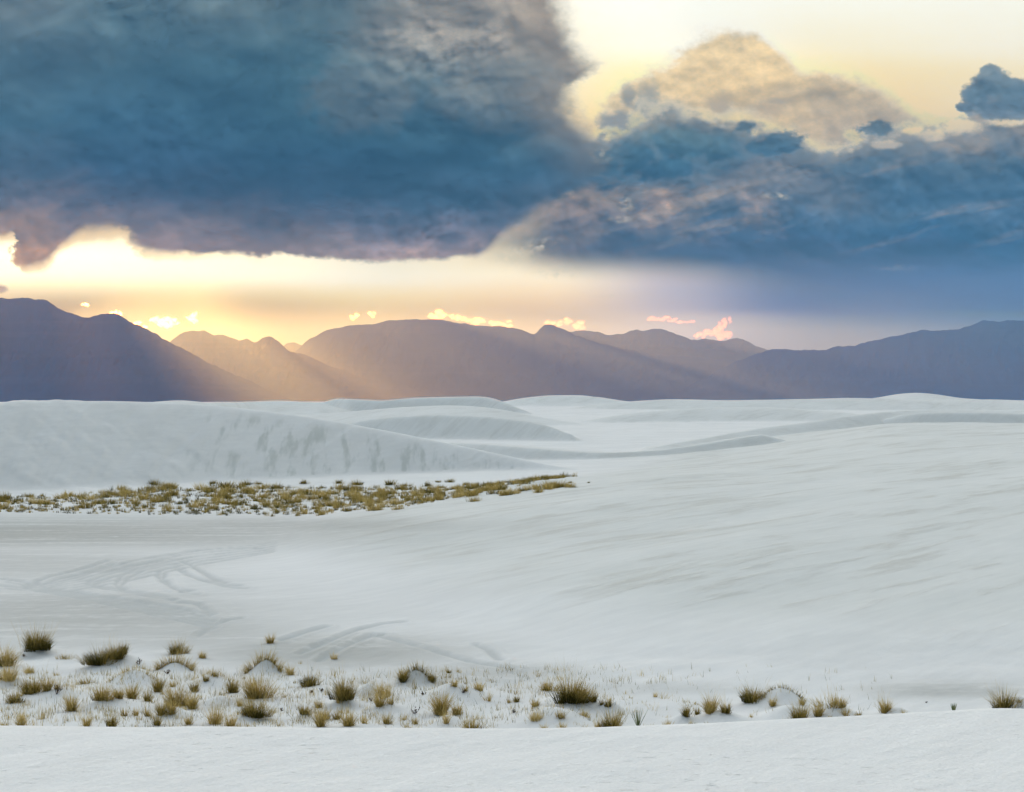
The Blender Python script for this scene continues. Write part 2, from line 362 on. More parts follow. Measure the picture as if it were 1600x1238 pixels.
# ------------------------------------------------------------------ the cloud ceiling: it only dims what lies behind it, and so shades the near land from the low sun
CEIL = 2230.0
def window(g, X, Y):
    return g.mul(g.mul(g.ss(-800, -150, X), g.ss(2450, 1750, X)), g.mul(g.ss(-650, -160, Y), g.ss(500, 494, Y)))
def cloud_ceiling():
    m = bpy.data.materials.new('storm_cloud'); m.use_nodes = True
    nt_ = m.node_tree
    for n in list(nt_.nodes): nt_.nodes.remove(n)
    q = G(nt_)
    geo = nt_.nodes.new('ShaderNodeNewGeometry')
    px_, py_, pz_ = q.sep(geo.outputs['Position'])
    X_ = q.mad(q.m('DIVIDE', px_, py_), F, 800.0)
    Y_ = q.mad(q.m('DIVIDE', q.sub(pz_, EYE), py_), -F, HY)
    base = open_sky(q, X_, Y_)
    col = cloud_colour(q, X_, Y_, base)
    d = nt_.nodes.new('ShaderNodeVectorMath'); d.operation = 'DIVIDE'
    q.put(d.inputs[0], col); q.put(d.inputs[1], base)
    t = nt_.nodes.new('ShaderNodeVectorMath'); t.operation = 'MINIMUM'
    q.put(t.inputs[0], d.outputs[0]); t.inputs[1].default_value = (1, 1, 1)
    tr = nt_.nodes.new('ShaderNodeBsdfTransparent')
    q.put(tr.inputs['Color'], q.mix(window(q, X_, Y_), (1, 1, 1, 1), t.outputs[0]))
    o = nt_.nodes.new('ShaderNodeOutputMaterial'); nt_.links.new(tr.outputs[0], o.inputs['Surface'])
    rows = np.linspace(-720, 500, 30); cols_ = np.linspace(-900, 2520, 40)
    V = []
    for r in rows:
        yd = (CEIL - EYE) * F / (HY - r)
        for c in cols_: V.append(((c - 800) / F * yd, yd, CEIL))
    n = len(cols_)
    Q = [(a * n + b, a * n + b + 1, (a + 1) * n + b + 1, (a + 1) * n + b) for a in range(len(rows) - 1) for b in range(n - 1)]
    me = bpy.data.meshes.new('sky'); me.from_pydata(V, [], Q); me.materials.append(m)
    o = bpy.data.objects.new('sky', me); COL.objects.link(o)
    o['kind'] = 'structure'; o['label'] = 'evening sky with a dark blue storm cloud over a bright sunset gap'
cloud_ceiling()

# ------------------------------------------------------------------ noise and blending for the terrain
def _h(ix, iy, seed):
    n = (ix.astype(np.int64) * 374761393 + iy.astype(np.int64) * 668265263 + seed * 974634541) & 0xffffffff
    n = ((n ^ (n >> 13)) * 1274126177) & 0xffffffff
    return ((n ^ (n >> 16)) & 0xffff) / 65535.0
def vn(x, y, seed=0):
    x, y = np.broadcast_arrays(np.asarray(x, float), np.asarray(y, float))
    ix, iy = np.floor(x), np.floor(y)
    fx, fy = x - ix, y - iy
    fx = fx * fx * fx * (fx * (fx * 6 - 15) + 10); fy = fy * fy * fy * (fy * (fy * 6 - 15) + 10)
    a = _h(ix, iy, seed); b = _h(ix + 1, iy, seed); c = _h(ix, iy + 1, seed); d = _h(ix + 1, iy + 1, seed)
    return (a + (b - a) * fx) * (1 - fy) + (c + (d - c) * fx) * fy - 0.5
def fbm(x, y, seed=0, octs=4, rough=.5):
    s = 0.0; a = 1.0
    for o in range(octs):
        s = s + a * vn(x * 2 ** o + 17.3 * o, y * 2 ** o + 5.1 * o, seed + o); a *= rough
    return s
def sstep(a, b, x):
    t = np.clip((x - a) / (b - a), 0, 1); return t * t * (3 - 2 * t)
def smax(a, b, k):
    h = np.clip(.5 + .5 * (a - b) / k, 0, 1)
    return b + (a - b) * h + k * h * (1 - h)
PXG = np.arange(-1600, 3204, 4.0)
def smooth_line(pts, col, sigma=18.0):
    p = np.array([q[0] for q in pts], float); v = np.array([q[col] for q in pts], float)
    t = np.interp(PXG, p, v)
    k = np.arange(-int(3 * sigma / 4) - 1, int(3 * sigma / 4) + 2) * 4.0
    w = np.exp(-.5 * (k / sigma) ** 2); w /= w.sum()
    n = len(k) // 2
    return np.convolve(np.pad(t, n, mode='edge'), w, mode='valid')
def at(tab, px): return np.interp(px, PXG, tab)
def zof(py, Yd): return EYE - (py - HY) / F * Yd

# crests as (bearing, row, distance); each dune: front slope, back slope, crest radius
class Crest:
    def __init__(s, pts, front, back, r, sig=18.0, endfall=.03, use_z=False):
        s.Y = smooth_line(pts, 2, sig)
        zp = [(p[0], zof(p[1], p[2])) for p in pts]
        s.z = smooth_line(zp, 1, sig)
        s.lo, s.hi = pts[0][0], pts[-1][0]
        s.front, s.back, s.r, s.ef = front, back, r, endfall
    def __call__(s, px, Yd):
        c = at(s.Y, px); z = at(s.z, px)
        d = c - Yd
        q = np.sqrt(d * d + s.r * s.r) - s.r
        out = np.maximum(s.lo - px, px - s.hi)
        z = z - np.maximum(out, 0) * s.ef
        return z - np.where(d > 0, s.front, s.back) * q

NEAR = Crest([(-1500, 1135, 8.4), (0, 1138, 8.3), (400, 1141, 8.2), (750, 1144, 8.1), (1000, 1140, 8.2), (1200, 1130, 8.4), (1400, 1119, 8.7), (1600, 1107, 9.0), (2600, 1060, 10)], -0.004, .40, .30, 60, 0)
LEFT = Crest([(-1500, 640, 96), (-400, 632, 112), (-120, 631, 121), (0, 629, 126), (60, 626, 128), (150, 626, 132), (260, 629, 137), (330, 633, 140), (400, 640, 143), (480, 651, 146), (560, 665, 149), (640, 680, 151), (720, 697, 152), (800, 714, 152), (860, 727, 151), (920, 739, 149), (980, 750, 146)], .57, .07, .9, 26, .02)
BACK = [
    Crest([(640, 700, 178), (700, 691, 177), (750, 692, 175), (820, 698, 173), (890, 705, 172), (960, 708, 173), (1040, 703, 178), (1110, 692, 186), (1190, 678, 196)], .58, .025, .5, 16, .02),
    Crest([(520, 668, 236), (560, 657, 236), (620, 651, 235), (690, 648, 234), (770, 652, 231), (830, 659, 228), (868, 669, 225), (892, 680, 222)], .64, .03, .5, 10, .05),
    Crest([(440, 650, 300), (540, 644, 300), (640, 636, 300), (710, 633, 300), (770, 637, 300), (830, 649, 296), (900, 662, 290)], .14, .04, 3, 20, .03),
    Crest([(508, 628, 392), (524, 622, 392), (545, 623, 386), (600, 626, 384), (640, 622, 390), (690, 620, 394), (750, 619.5, 394), (770, 622, 392), (800, 634, 386), (820, 642, 384)], .60, .03, 1, 7, .06),
    Crest([(770, 630, 640), (820, 621, 640), (860, 617, 640), (915, 617, 640), (945, 622, 634), (985, 628, 630)], .25, .05, 2, 12, .05),
    Crest([(880, 640, 470), (960, 629, 470), (1050, 623, 480), (1130, 626, 470), (1250, 624, 470), (1330, 622, 470), (1420, 625, 470), (1560, 624.5, 470), (1640, 627, 460)], .20, .03, 4, 20, .03),
    Crest([(1330, 628, 760), (1370, 621, 760), (1405, 615, 760), (1432, 613.5, 760), (1460, 616, 760), (1500, 622, 760), (1550, 625, 760)], .10, .06, 6, 10, .06),
    Crest([(1385, 657, 262), (1400, 651, 262), (1430, 646.5, 262), (1480, 645, 263), (1540, 645, 265), (1620, 647, 268), (1750, 645, 270)], .60, .012, .6, 8, .05),
    Crest([(860, 668, 300), (960, 650, 310), (1050, 639, 320), (1150, 635.5, 325), (1230, 637, 325), (1320, 645, 320), (1400, 655, 310)], .24, .05, 4, 20, .02),
    Crest([(1010, 702, 190), (1090, 688, 205), (1160, 673, 225), (1250, 661, 240), (1330, 650, 255), (1400, 642, 275), (1470, 640, 285), (1600, 643, 290), (1800, 640, 290)], .30, .03, 2.5, 14, .03),
    Crest([(180, 634, 300), (240, 628, 300), (285, 625, 300), (330, 630, 298), (400, 627, 380), (440, 625.5, 380), (500, 629, 380)], .16, .05, 3, 12, .04),
]
# the broad whaleback at right: heights along bearings
_K = [(300, [(30, 0), (300, 0)]),
      (430, [(58, 0), (72, .08), (85, 0), (300, 0)]),
      (500, [(50, 0), (65, .25), (78, .50), (88, .24), (100, 0)]),
      (700, [(42, 0), (60, .45), (75, .80), (85, .90), (96, .66), (115, .05)]),
      (920, [(38, 0), (55, .60), (75, 1.20), (95, 1.49), (108, 1.2), (135, .2)]),
      (1080, [(37, 0), (55, .80), (80, 1.45), (105, 1.68), (120, 1.4), (150, .5)]),
      (1200, [(36, 0), (55, .90), (80, 1.52), (100, 1.72), (118, 1.72), (140, 1.5), (180, 1.0)]),
      (1400, [(36, 0), (55, .95), (80, 1.75), (110, 2.3), (150, 2.85), (190, 3.05), (215, 3.2), (235, 2.7), (300, 1.4)]),
      (1600, [(36, 0), (50, .8), (70, 1.6), (106, 2.5), (150, 3.05), (190, 3.1), (215, 3.25), (235, 2.7), (300, 1.4)]),
      (2000, [(34, 0), (50, .9), (70, 1.8), (106, 2.8), (150, 3.3), (215, 3.4), (235, 2.8), (300, 1.4)])]
_lY = np.linspace(math.log(28), math.log(330), 240)
_pX = np.arange(260, 2061, 10.0)
_rows = np.array([np.interp(np.exp(_lY), [q[0] for q in r], [q[1] for q in r]) for _, r in _K])
_T = np.array([np.interp(_pX, [k for k, _ in _K], _rows[:, j]) for j in range(len(_lY))])      # [lY, px]
def _blur(a, s, ax):
    k = np.arange(-int(3 * s), int(3 * s) + 1); w = np.exp(-.5 * (k / s) ** 2); w /= w.sum()
    return np.apply_along_axis(lambda v: np.convolve(np.pad(v, len(k) // 2, mode='edge'), w, mode='valid'), ax, a)
_T = _blur(_blur(_T, 4.5, 0), 4.0, 1)
def whaleback(px, Yd):
    u = np.clip((px - _pX[0]) / 10.0, 0, len(_pX) - 1.001)
    v = np.clip((np.log(np.maximum(Yd, 1)) - _lY[0]) / (_lY[1] - _lY[0]), 0, len(_lY) - 1.001)
    i, j = u.astype(int), v.astype(int); fu, fv = u - i, v - j
    return (_T[j, i] * (1 - fu) + _T[j, i + 1] * fu) * (1 - fv) + (_T[j + 1, i] * (1 - fu) + _T[j + 1, i + 1] * fu) * fv

# hummocks held by the tussocks: (column, row, width, height) in photo pixels on the flat
HUMMOCKS = [(60, 1018, 64, 10), (184, 1040, 78, 15), (275, 1046, 48, 9), (210, 1066, 78, 15), (172, 1100, 66, 9), (418, 1049, 50, 15),
            (574, 1086, 44, 12), (650, 1067, 62, 19), (598, 1108, 52, 9), (712, 1090, 96, 13), (896, 1106, 112, 17), (862, 1128, 92, 15),
            (1124, 1127, 82, 11), (1216, 1098, 84, 17), (1300, 1119, 72, 14), (1398, 1118, 54, 9), (1592, 1110, 56, 13), (272, 1116, 52, 9),
            (330, 1066, 60, 10), (395, 1118, 50, 8), (22, 1068, 60, 10), (540, 1100, 44, 8), (1230, 1120, 70, 12), (95, 1086, 70, 8), (345, 1096, 50, 7),
            (700, 1128, 46, 8), (478, 1120, 40, 6), (1066, 1128, 36, 7), (955, 1114, 40, 8)]
HM = []
for q in HUMMOCKS:
    d_ = EYE * F / (q[1] - HY)
    HM.append(((q[0] - 800) / F * d_, d_, q[2] / 2 * d_ / F, q[3] * d_ / F * 1.5))
TRACKS = [[(0, 915), (40, 917), (100, 925), (170, 934), (240, 944), (300, 955)],
          [(0, 905), (30, 908), (90, 920), (150, 930), (205, 946), (260, 950)],
          [(215, 887), (192, 897), (180, 912), (190, 922), (222, 928), (262, 934)],
          [(60, 912), (55, 908), (80, 900), (130, 888), (170, 876)],
          [(138, 912), (140, 906), (170, 895), (220, 882), (255, 876)],
          [(138, 912), (160, 917), (190, 921)],
          [(250, 892), (246, 900), (258, 912), (275, 923), (300, 926)],
          [(278, 888), (290, 898), (320, 909), (350, 915), (375, 917)],
          [(284, 876), (300, 884), (318, 896), (330, 905), (345, 908)],
          [(280, 942), (310, 944), (326, 955), (328, 962)],
          [(270, 868), (310, 860), (360, 856), (415, 855)],
          [(0, 850), (90, 847), (190, 838), (290, 830)],
          [(470, 1020), (520, 1000), (560, 984), (600, 975), (630, 972)],
          [(440, 1000), (480, 988), (510, 980)],
          [(500, 1030), (545, 1008), (580, 994), (600, 992)],
          [(312, 992), (330, 978), (352, 970), (378, 967)],
          [(745, 1008), (765, 1016), (780, 1030)],
          [(580, 992), (640, 1006), (720, 1030), (800, 1046)]]
TRACKS += [[(430, 848 + 2.5 * k), (300, 860 + 5 * k), (200, 878 + 6 * k), (115, 902 + 4 * k), (62, 914 + 2 * k)] for k in range(6)]
TRACKS += [[(40, 914 + k), (150, 930 + 2.5 * k), (240, 944 + 4 * k), (335, 960 + 5 * k)] for k in range(5)]
TRACKS += [[(a + 9, b + 4.5) for a, b in t] for t in TRACKS[:9]]
def flat_pt(px, py):
    d = EYE * F / (py - HY); return (px - 800) / F * d, d
CRUST = [(30, 832, 460, 22, .95), (420, 822, 260, 12, .8), (20, 880, 230, 24, .55), (110, 962, 270, 36, .75), (520, 1018, 180, 24, .85), (730, 1052, 140, 16, .6),
         (1480, 1078, 110, 11, .7), (70, 1000, 150, 16, .5), (300, 990, 160, 22, .6), (1040, 1076, 160, 8, .35), (330, 905, 60, 30, .15)]

def terrain(x, y):
    """height, dominant landform and surface masks at world positions"""
    ya = np.maximum(y, np.abs(x) * .22 + .05)
    px = np.clip(800 + F * x / ya, -1500, 3000)
    px = np.where(y < 0, np.where(x < 0, -1500, 3000), px)
    Yd = np.where(y > np.abs(x) * .22, ya, np.hypot(x, y))
    zb = np.interp(Yd, [0, 140, 160, 200, 260, 350, 500, 800, 3000, 12000], [0, 0, .05, .55, 1.7, 3.1, 4.3, 4.9, 5.2, 5.5])
    zb = zb + .10 * fbm(x / 9, y / 14, 3, 3) * sstep(20, 40, Yd) + .55 * fbm(x / 60, y / 60, 5, 3) * sstep(220, 500, Yd)
    zb = zb + 2.6 * np.maximum(fbm(x / 260 + .3 * y / 260, y / 120, 9, 3), 0) * sstep(700, 1100, Yd) * sstep(2800, 1500, Yd)
    z = zb.copy(); who = np.zeros(z.shape, np.int32); best = np.full(z.shape, .12) + zb
    for i, c in enumerate(BACK):
        h = c(px, Yd)
        h = h + .16 * fbm(x / 22, y / 22, 30 + i, 3)
        who = np.where(h > best, 10 + i, who); best = np.maximum(best, h)
        z = smax(z, h, .35)
    wb = whaleback(px, Yd)
    hw = wb + (.07 * fbm((x - .5 * y) / 4.5, (y + .5 * x) / 30, 61, 3) + .26 * fbm((x - .8 * y) / 10, (y + .8 * x) / 40, 62, 3)) * sstep(0.05, .5, wb)
    zw = np.where(wb > .001, np.maximum(zb, zb * .35 + hw), -5)
    wn = sstep(0.02, .35, wb)
    z = np.maximum(z, z * (1 - wn) + wn * zw)
    who = np.where((zw + .02 > best) & (wb > .10), 2, who); best = np.maximum(best, np.where(wb > .1, zw, -9))
    lf = LEFT(px, Yd)
    face = at(LEFT.Y, px) - Yd                     # metres down the face
    zc_ = at(LEFT.z, px)
    onf = sstep(0, 2.0, face) * sstep(.2, 1.2, lf - zb)
    tong = fbm((px + face * 9) / 26, face / 9, 41, 3)
    fine = vn((px + face * 11) / 7.5, face / 14, 44)
    lf = lf + onf * (.16 * tong + .08 * fine * sstep(100, 240, px))
    lf = lf - .9 * np.exp(-((face - 12) / 7) ** 2) * sstep(260, 60, px) * 0.6
    who = np.where(lf > best, 1, who); best = np.maximum(best, lf)
    z = smax(z, lf, .5)
    mass = np.clip(Yd, 0, 60)
    for hx, hy, hr, hh in HM:
        r2 = ((x - hx) / hr) ** 2 + ((y - hy) / (hr * 1.15)) ** 2
        z = z + np.where(r2 < 9, hh * np.exp(-r2 * 1.15), 0)
    veg = sstep(29, 32, Yd) * sstep(46, 40, Yd)
    z = z + veg * (.05 * fbm(x / 1.1, y / 1.3, 71, 3) + .05 * fbm(x / 2.6, y / 2.2, 75, 2))
    far = sstep(92, 98, Yd) * sstep(136, 128, Yd) * sstep(950, 850, px)
    z = z + far * .22 * np.maximum(fbm(x / 2.2, y / 2.2, 81, 3), -.1)
    nr = NEAR(px, Yd)
    nr = nr + .012 * fbm(x / .5, y / .35, 91, 3) * sstep(10, 7, Yd) + .03 * fbm(x / 2.5, y / 2.5, 95, 2) * sstep(.6, 2.2, at(NEAR.Y, px) - Yd)
    nr = np.where(Yd < 40, nr, -50)
    who = np.where(nr > z, 3, who)
    z = smax(z, nr, .15)
    # surface masks
    py = HY + F * (EYE - z) / np.maximum(Yd, 1)
    crust = np.zeros(z.shape)
    for a, b, rx, ry, w in CRUST:
        crust = np.maximum(crust, w * np.exp(-.5 * (((px - a) / rx) ** 2 + ((py - b) / ry) ** 2) ** 1.4))
    crust = np.where((Yd > 33) & (Yd < 100) & (who != 3), crust, 0)
    track = np.zeros(z.shape)
    sel = (Yd > 35) & (Yd < 90) & (px > -30) & (px < 860)
    if sel.any():
        sx, sy = x[sel], y[sel]; best_d = np.full(sx.shape, 9.0)
        for t in TRACKS:
            for (p0, q0), (p1, q1) in zip(t[:-1], t[1:]):
                ax, ay = flat_pt(p0, q0); bx, by = flat_pt(p1, q1)
                ux, uy = bx - ax, by - ay
                tt = np.clip(((sx - ax) * ux + (sy - ay) * uy) / (ux * ux + uy * uy), 0, 1)
                ddx, ddy = sx - ax - tt * ux, sy - ay - tt * uy
                best_d = np.minimum(best_d, np.hypot(ddx, ddy * .6))
        wob = best_d + .10 * vn(sx * 2.2, sy * 1.1, 7)
        z[sel] += -.045 * np.exp(-(wob / .10) ** 2) + .03 * np.exp(-((wob - .25) / .11) ** 2)
        track[sel] = np.exp(-(wob / .11) ** 2)
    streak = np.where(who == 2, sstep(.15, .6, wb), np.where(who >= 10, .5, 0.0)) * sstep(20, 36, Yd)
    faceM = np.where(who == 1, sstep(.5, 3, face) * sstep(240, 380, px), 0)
    return z, who, crust, track, streak, faceM, np.where(who == 3, 1.0, 0.0)

def ground_z(x, y):
    return float(terrain(np.array([x], float), np.array([y], float))[0][0])

# ------------------------------------------------------------------ polar sheet, dense in front, to the foot of the mountains
az_in = np.linspace(-22.5, 22.5, 760)
side = 22.5 + (180 - 22.5) * (np.linspace(0, 1, 46)[1:]) ** 1.5
AZ = np.radians(np.concatenate([-side[::-1], az_in, side[:-1]]))
def seg(a, b, n): return np.linspace(a, b, n, endpoint=False)
R = np.concatenate([[.6, 1.5, 3.0, 4.5], seg(5.4, 8.0, 70), seg(8.0, 9.4, 60), seg(9.4, 29, 34),
                    1 / seg(1 / 29, 1 / 100, 330), seg(100, 112, 60), seg(112, 152, 190), seg(152, 200, 90), seg(200, 300, 130), seg(300, 480, 110),
                    np.geomspace(480, 1000, 60, endpoint=False), np.geomspace(1000, 19300, 50)])
NA, NR = len(AZ), len(R)
RR, AA = np.meshgrid(R, AZ, indexing='ij')
GX, GY = RR * np.sin(AA), RR * np.cos(AA)
GZ, WHO, CRU, TRK, STK, FAC, FRS = terrain(GX.ravel(), GY.ravel())
co = np.stack([GX.ravel(), GY.ravel(), GZ], 1)
ii, jj = np.meshgrid(np.arange(NR - 1), np.arange(NA), indexing='ij')
j2 = (jj + 1) % NA
quads = np.stack([ii * NA + jj, ii * NA + j2, (ii + 1) * NA + j2, (ii + 1) * NA + jj], -1).reshape(-1, 4)
quads = quads[:, ::-1]
e1 = co[quads[:, 2]] - co[quads[:, 0]]; e2 = co[quads[:, 3]] - co[quads[:, 1]]
fn = np.cross(e1, e2)
vnrm = np.zeros_like(co)
for k in range(4):
    for a in range(3):
        vnrm[:, a] += np.bincount(quads[:, k], weights=fn[:, a], minlength=len(co))
vnrm /= np.maximum(np.linalg.norm(vnrm, axis=1, keepdims=True), 1e-9)
if vnrm[:, 2].mean() < 0:
    vnrm = -vnrm; quads = quads[:, ::-1]

# which landform each face belongs to
qr = R[(quads.min(1) // NA)]
qw = WHO[quads[:, 0]].copy()
paz = AA.ravel()[quads[:, 0]]
infr = np.abs(paz) < math.radians(24)
cls = np.zeros(len(quads), np.int32)
cls[(qw == 2) & infr] = 2
cls[(qw == 1)] = 1
for i in range(len(BACK)):
    cls[(qw == 10 + i) & infr] = 10 + i
cls[(cls == 0) & (qr > 146)] = 5
cls[(qr < 24)] = 3

def mesh_from(name, faces, mat):
    used, inv = np.unique(faces, return_inverse=True)
    inv = inv.reshape(faces.shape)
    me = bpy.data.meshes.new(name)
    n, m = len(used), len(faces)
    me.vertices.add(n); me.vertices.foreach_set('co', co[used].astype(np.float32).ravel())
    me.loops.add(m * 4); me.loops.foreach_set('vertex_index', inv.astype(np.int32).ravel())
    me.polygons.add(m); me.polygons.foreach_set('loop_start', np.arange(0, m * 4, 4, dtype=np.int32))
    me.polygons.foreach_set('loop_total', np.full(m, 4, np.int32))
    me.polygons.foreach_set('use_smooth', np.ones(m, bool))
    me.update(calc_edges=True)
    for an, arr in (('crust', CRU), ('track', TRK), ('streak', STK), ('face', FAC), ('fresh', FRS)):
        a = me.attributes.new(an, 'FLOAT', 'POINT'); a.data.foreach_set('value', arr[used].astype(np.float32))
    me.normals_split_custom_set_from_vertices(vnrm[used].astype(np.float32).tolist())
    me.materials.append(mat)
    o = bpy.data.objects.new(name, me); COL.objects.link(o)
    o['kind'] = 'structure'
    return o

# ------------------------------------------------------------------ materials
def new_mat(name):
    m = bpy.data.materials.new(name); m.use_nodes = True
    n = m.node_tree.nodes
    for q in list(n): n.remove(q)
    return m, G(m.node_tree)
def finish(m, gg, bsdf):
    o = m.node_tree.nodes.new('ShaderNodeOutputMaterial'); m.node_tree.links.new(bsdf.outputs[0], o.inputs['Surface'])

def sand_material():
    m, q = new_mat('gypsum_sand')
    nt_ = m.node_tree
    geo = nt_.nodes.new('ShaderNodeNewGeometry'); P_ = geo.outputs['Position']
    px_, py_, pz_ = q.sep(P_)
    def attr(n):
        a = nt_.nodes.new('ShaderNodeAttribute'); a.attribute_name = n; return a.outputs['Fac']
    # wind runs away from the viewer and to the right
    al = q.mad(px_, .643, q.mul(py_, .766)); ac = q.mad(px_, .766, q.mul(py_, -.643))
    st1 = q.noise(q.xyz(q.mul(al, 1 / 6.0), q.mul(ac, 1 / 1.0), 0.0), 1, 5, .62, dist=.5)
    st2 = q.noise(q.xyz(q.mul(al, 1 / 15.0), q.mul(ac, 1 / 4.5), 4.0), 1, 4, .6, dist=.6)
    gr = q.noise(P_, 2.2, 4, .65)
    fine = q.noise(P_, 14.0, 3, .7)
    mot = q.noise(P_, .16, 3, .55)
    band = q.noise(q.xyz(q.mul(px_, .10), q.mul(py_, .9), 2.0), 1, 5, .65)
    st3 = q.noise(q.xyz(q.mul(al, 1 / 5.0), q.mul(ac, 1 / .5), 8.0), 1, 4, .65)
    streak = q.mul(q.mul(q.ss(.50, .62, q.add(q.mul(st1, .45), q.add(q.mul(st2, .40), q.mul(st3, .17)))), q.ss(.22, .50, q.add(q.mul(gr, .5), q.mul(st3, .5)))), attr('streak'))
    crust = q.mul(attr('crust'), q.ss(.22, .55, q.add(q.mul(band, .65), q.mul(gr, .35))))
    pits = q.mul(q.ss(.60, .74, fine), q.add(q.mul(attr('crust'), .8), q.mul(streak, .6)))
    white = q.mix(q.ss(.35, .65, mot), (.755, .72, .668, 1), (.80, .762, .708, 1))
    white = q.mix(attr('fresh'), white, (.85, .80, .735, 1))
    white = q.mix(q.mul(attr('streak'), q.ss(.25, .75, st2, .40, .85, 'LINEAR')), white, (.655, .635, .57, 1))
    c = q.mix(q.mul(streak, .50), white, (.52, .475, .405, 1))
    c = q.mix(q.mul(crust, .95), c, (.43, .41, .36, 1))
    c = q.mix(q.mul(pits, .35), c, (.36, .355, .33, 1))
    c = q.mix(q.mul(attr('track'), .65), c, (.50, .495, .46, 1))
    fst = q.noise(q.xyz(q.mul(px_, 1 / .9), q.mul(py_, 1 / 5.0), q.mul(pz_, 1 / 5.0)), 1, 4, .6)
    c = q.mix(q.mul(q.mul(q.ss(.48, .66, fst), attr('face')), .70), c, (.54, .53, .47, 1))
    c = q.mix(1.0, c, q.ss(.2, .8, q.noise(P_, 60.0, 2, .6), .93, 1.05, 'LINEAR'), 'MULTIPLY')
    dent = q.mul(q.ss(.62, .72, q.noise(q.xyz(q.mul(px_, 9.0), q.mul(py_, 22.0), 3.0), 1, 3, .6)), attr('fresh'))
    dent = q.mul(dent, q.ss(.45, .62, q.noise(P_, .7, 2, .5)))
    c = q.mix(q.mul(dent, .22), c, (.55, .52, .47, 1))
    grn = q.mul(q.noise(P_, 45.0, 3, .7), attr('fresh'))
    mt_ = q.noise(q.xyz(q.mul(al, 1 / 2.6), q.mul(ac, 1 / .45), 6.0), 1, 5, .7)
    c = q.mix(1.0, c, q.ss(.3, .7, mt_, .945, 1.035, 'LINEAR'), 'MULTIPLY')
    # relief: wind ripples, crusted patches, grains
    rp = q.noise(q.xyz(q.mul(al, 1 / .55), q.mul(ac, 1 / .09), 0.0), 1, 3, .5)
    hgt = q.add(q.add(q.mul(grn, .006), q.mul(dent, -.010)), q.add(q.mul(rp, .010), q.add(q.mul(fine, .010), q.mul(q.mul(gr, .05), q.add(.15, q.add(attr('crust'), streak))))))
    bp = nt_.nodes.new('ShaderNodeBump'); bp.inputs['Strength'].default_value = .8; bp.inputs['Distance'].default_value = 1.0
    q.put(bp.inputs['Height'], hgt)
    b = nt_.nodes.new('ShaderNodeBsdfPrincipled')
    q.put(b.inputs['Base Color'], c); b.inputs['Roughness'].default_value = .92; b.inputs['Specular IOR Level'].default_value = .12
    nt_.links.new(bp.outputs[0], b.inputs['Normal'])
    finish(m, q, b)
    return m
SAND = sand_material()

LAND = {0: ('sand_flat', 'flat white gypsum floor with grey crust and vehicle tracks between the dunes'),
        1: ('dune', 'tall steep white dune with a streaked slip face behind the far grass band'),
        2: ('dune', 'broad gently rising white whaleback dune with grey wind streaks at right'),
        3: ('dune', 'smooth bare white dune top in the immediate foreground'),
        5: ('dune_field', 'rolling white dune field reaching to the foot of the mountains')}
BL = ['low white dune with a shaded hollow face just beyond the tail of the steep dune', 'white dune with a long grey slip face in the middle distance',
      'pale smooth dune rising behind the long grey slip face', 'flat-topped far dune with a steep shaded side below the lit mountain gap',
      'far dome-shaped dune under the flat-topped peak', 'long low far dune along the skyline below the blue mountains', 'small bright dome dune on the skyline at right',
      'dune with a dark lens-shaped ribbed slip face at right', 'low pale swell in the middle distance right of centre', 'long bright dune crest climbing to the right',
      'low dune crest peeping over the shoulder of the steep dune']
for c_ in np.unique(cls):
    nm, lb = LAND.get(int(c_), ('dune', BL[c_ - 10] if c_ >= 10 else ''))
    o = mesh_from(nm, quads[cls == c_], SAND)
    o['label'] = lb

# ------------------------------------------------------------------ mountains
def mountain_material():
    m, q = new_mat('haze_tinted_rock')
    nt_ = m.node_tree
    geo = nt_.nodes.new('ShaderNodeNewGeometry'); P_ = geo.outputs['Position']
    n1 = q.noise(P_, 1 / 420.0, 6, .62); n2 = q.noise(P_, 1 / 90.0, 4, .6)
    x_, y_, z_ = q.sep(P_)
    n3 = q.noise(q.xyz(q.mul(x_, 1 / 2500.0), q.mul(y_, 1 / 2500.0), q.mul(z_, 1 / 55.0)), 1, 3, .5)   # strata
    c = q.mix(q.ss(.35, .65, n1), (.006, .044, .125, 1), (.014, .060, .150, 1))  # blue of the distant air put into the rock colour
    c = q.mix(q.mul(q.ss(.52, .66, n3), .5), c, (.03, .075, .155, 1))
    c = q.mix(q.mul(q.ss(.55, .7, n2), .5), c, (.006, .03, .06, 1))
    b = nt_.nodes.new('ShaderNodeBsdfPrincipled')
    q.put(b.inputs['Base Color'], c); b.inputs['Roughness'].default_value = 1.0; b.inputs['Specular IOR Level'].default_value = 0.0
    finish(m, q, b)
    return m
ROCK = mountain_material()

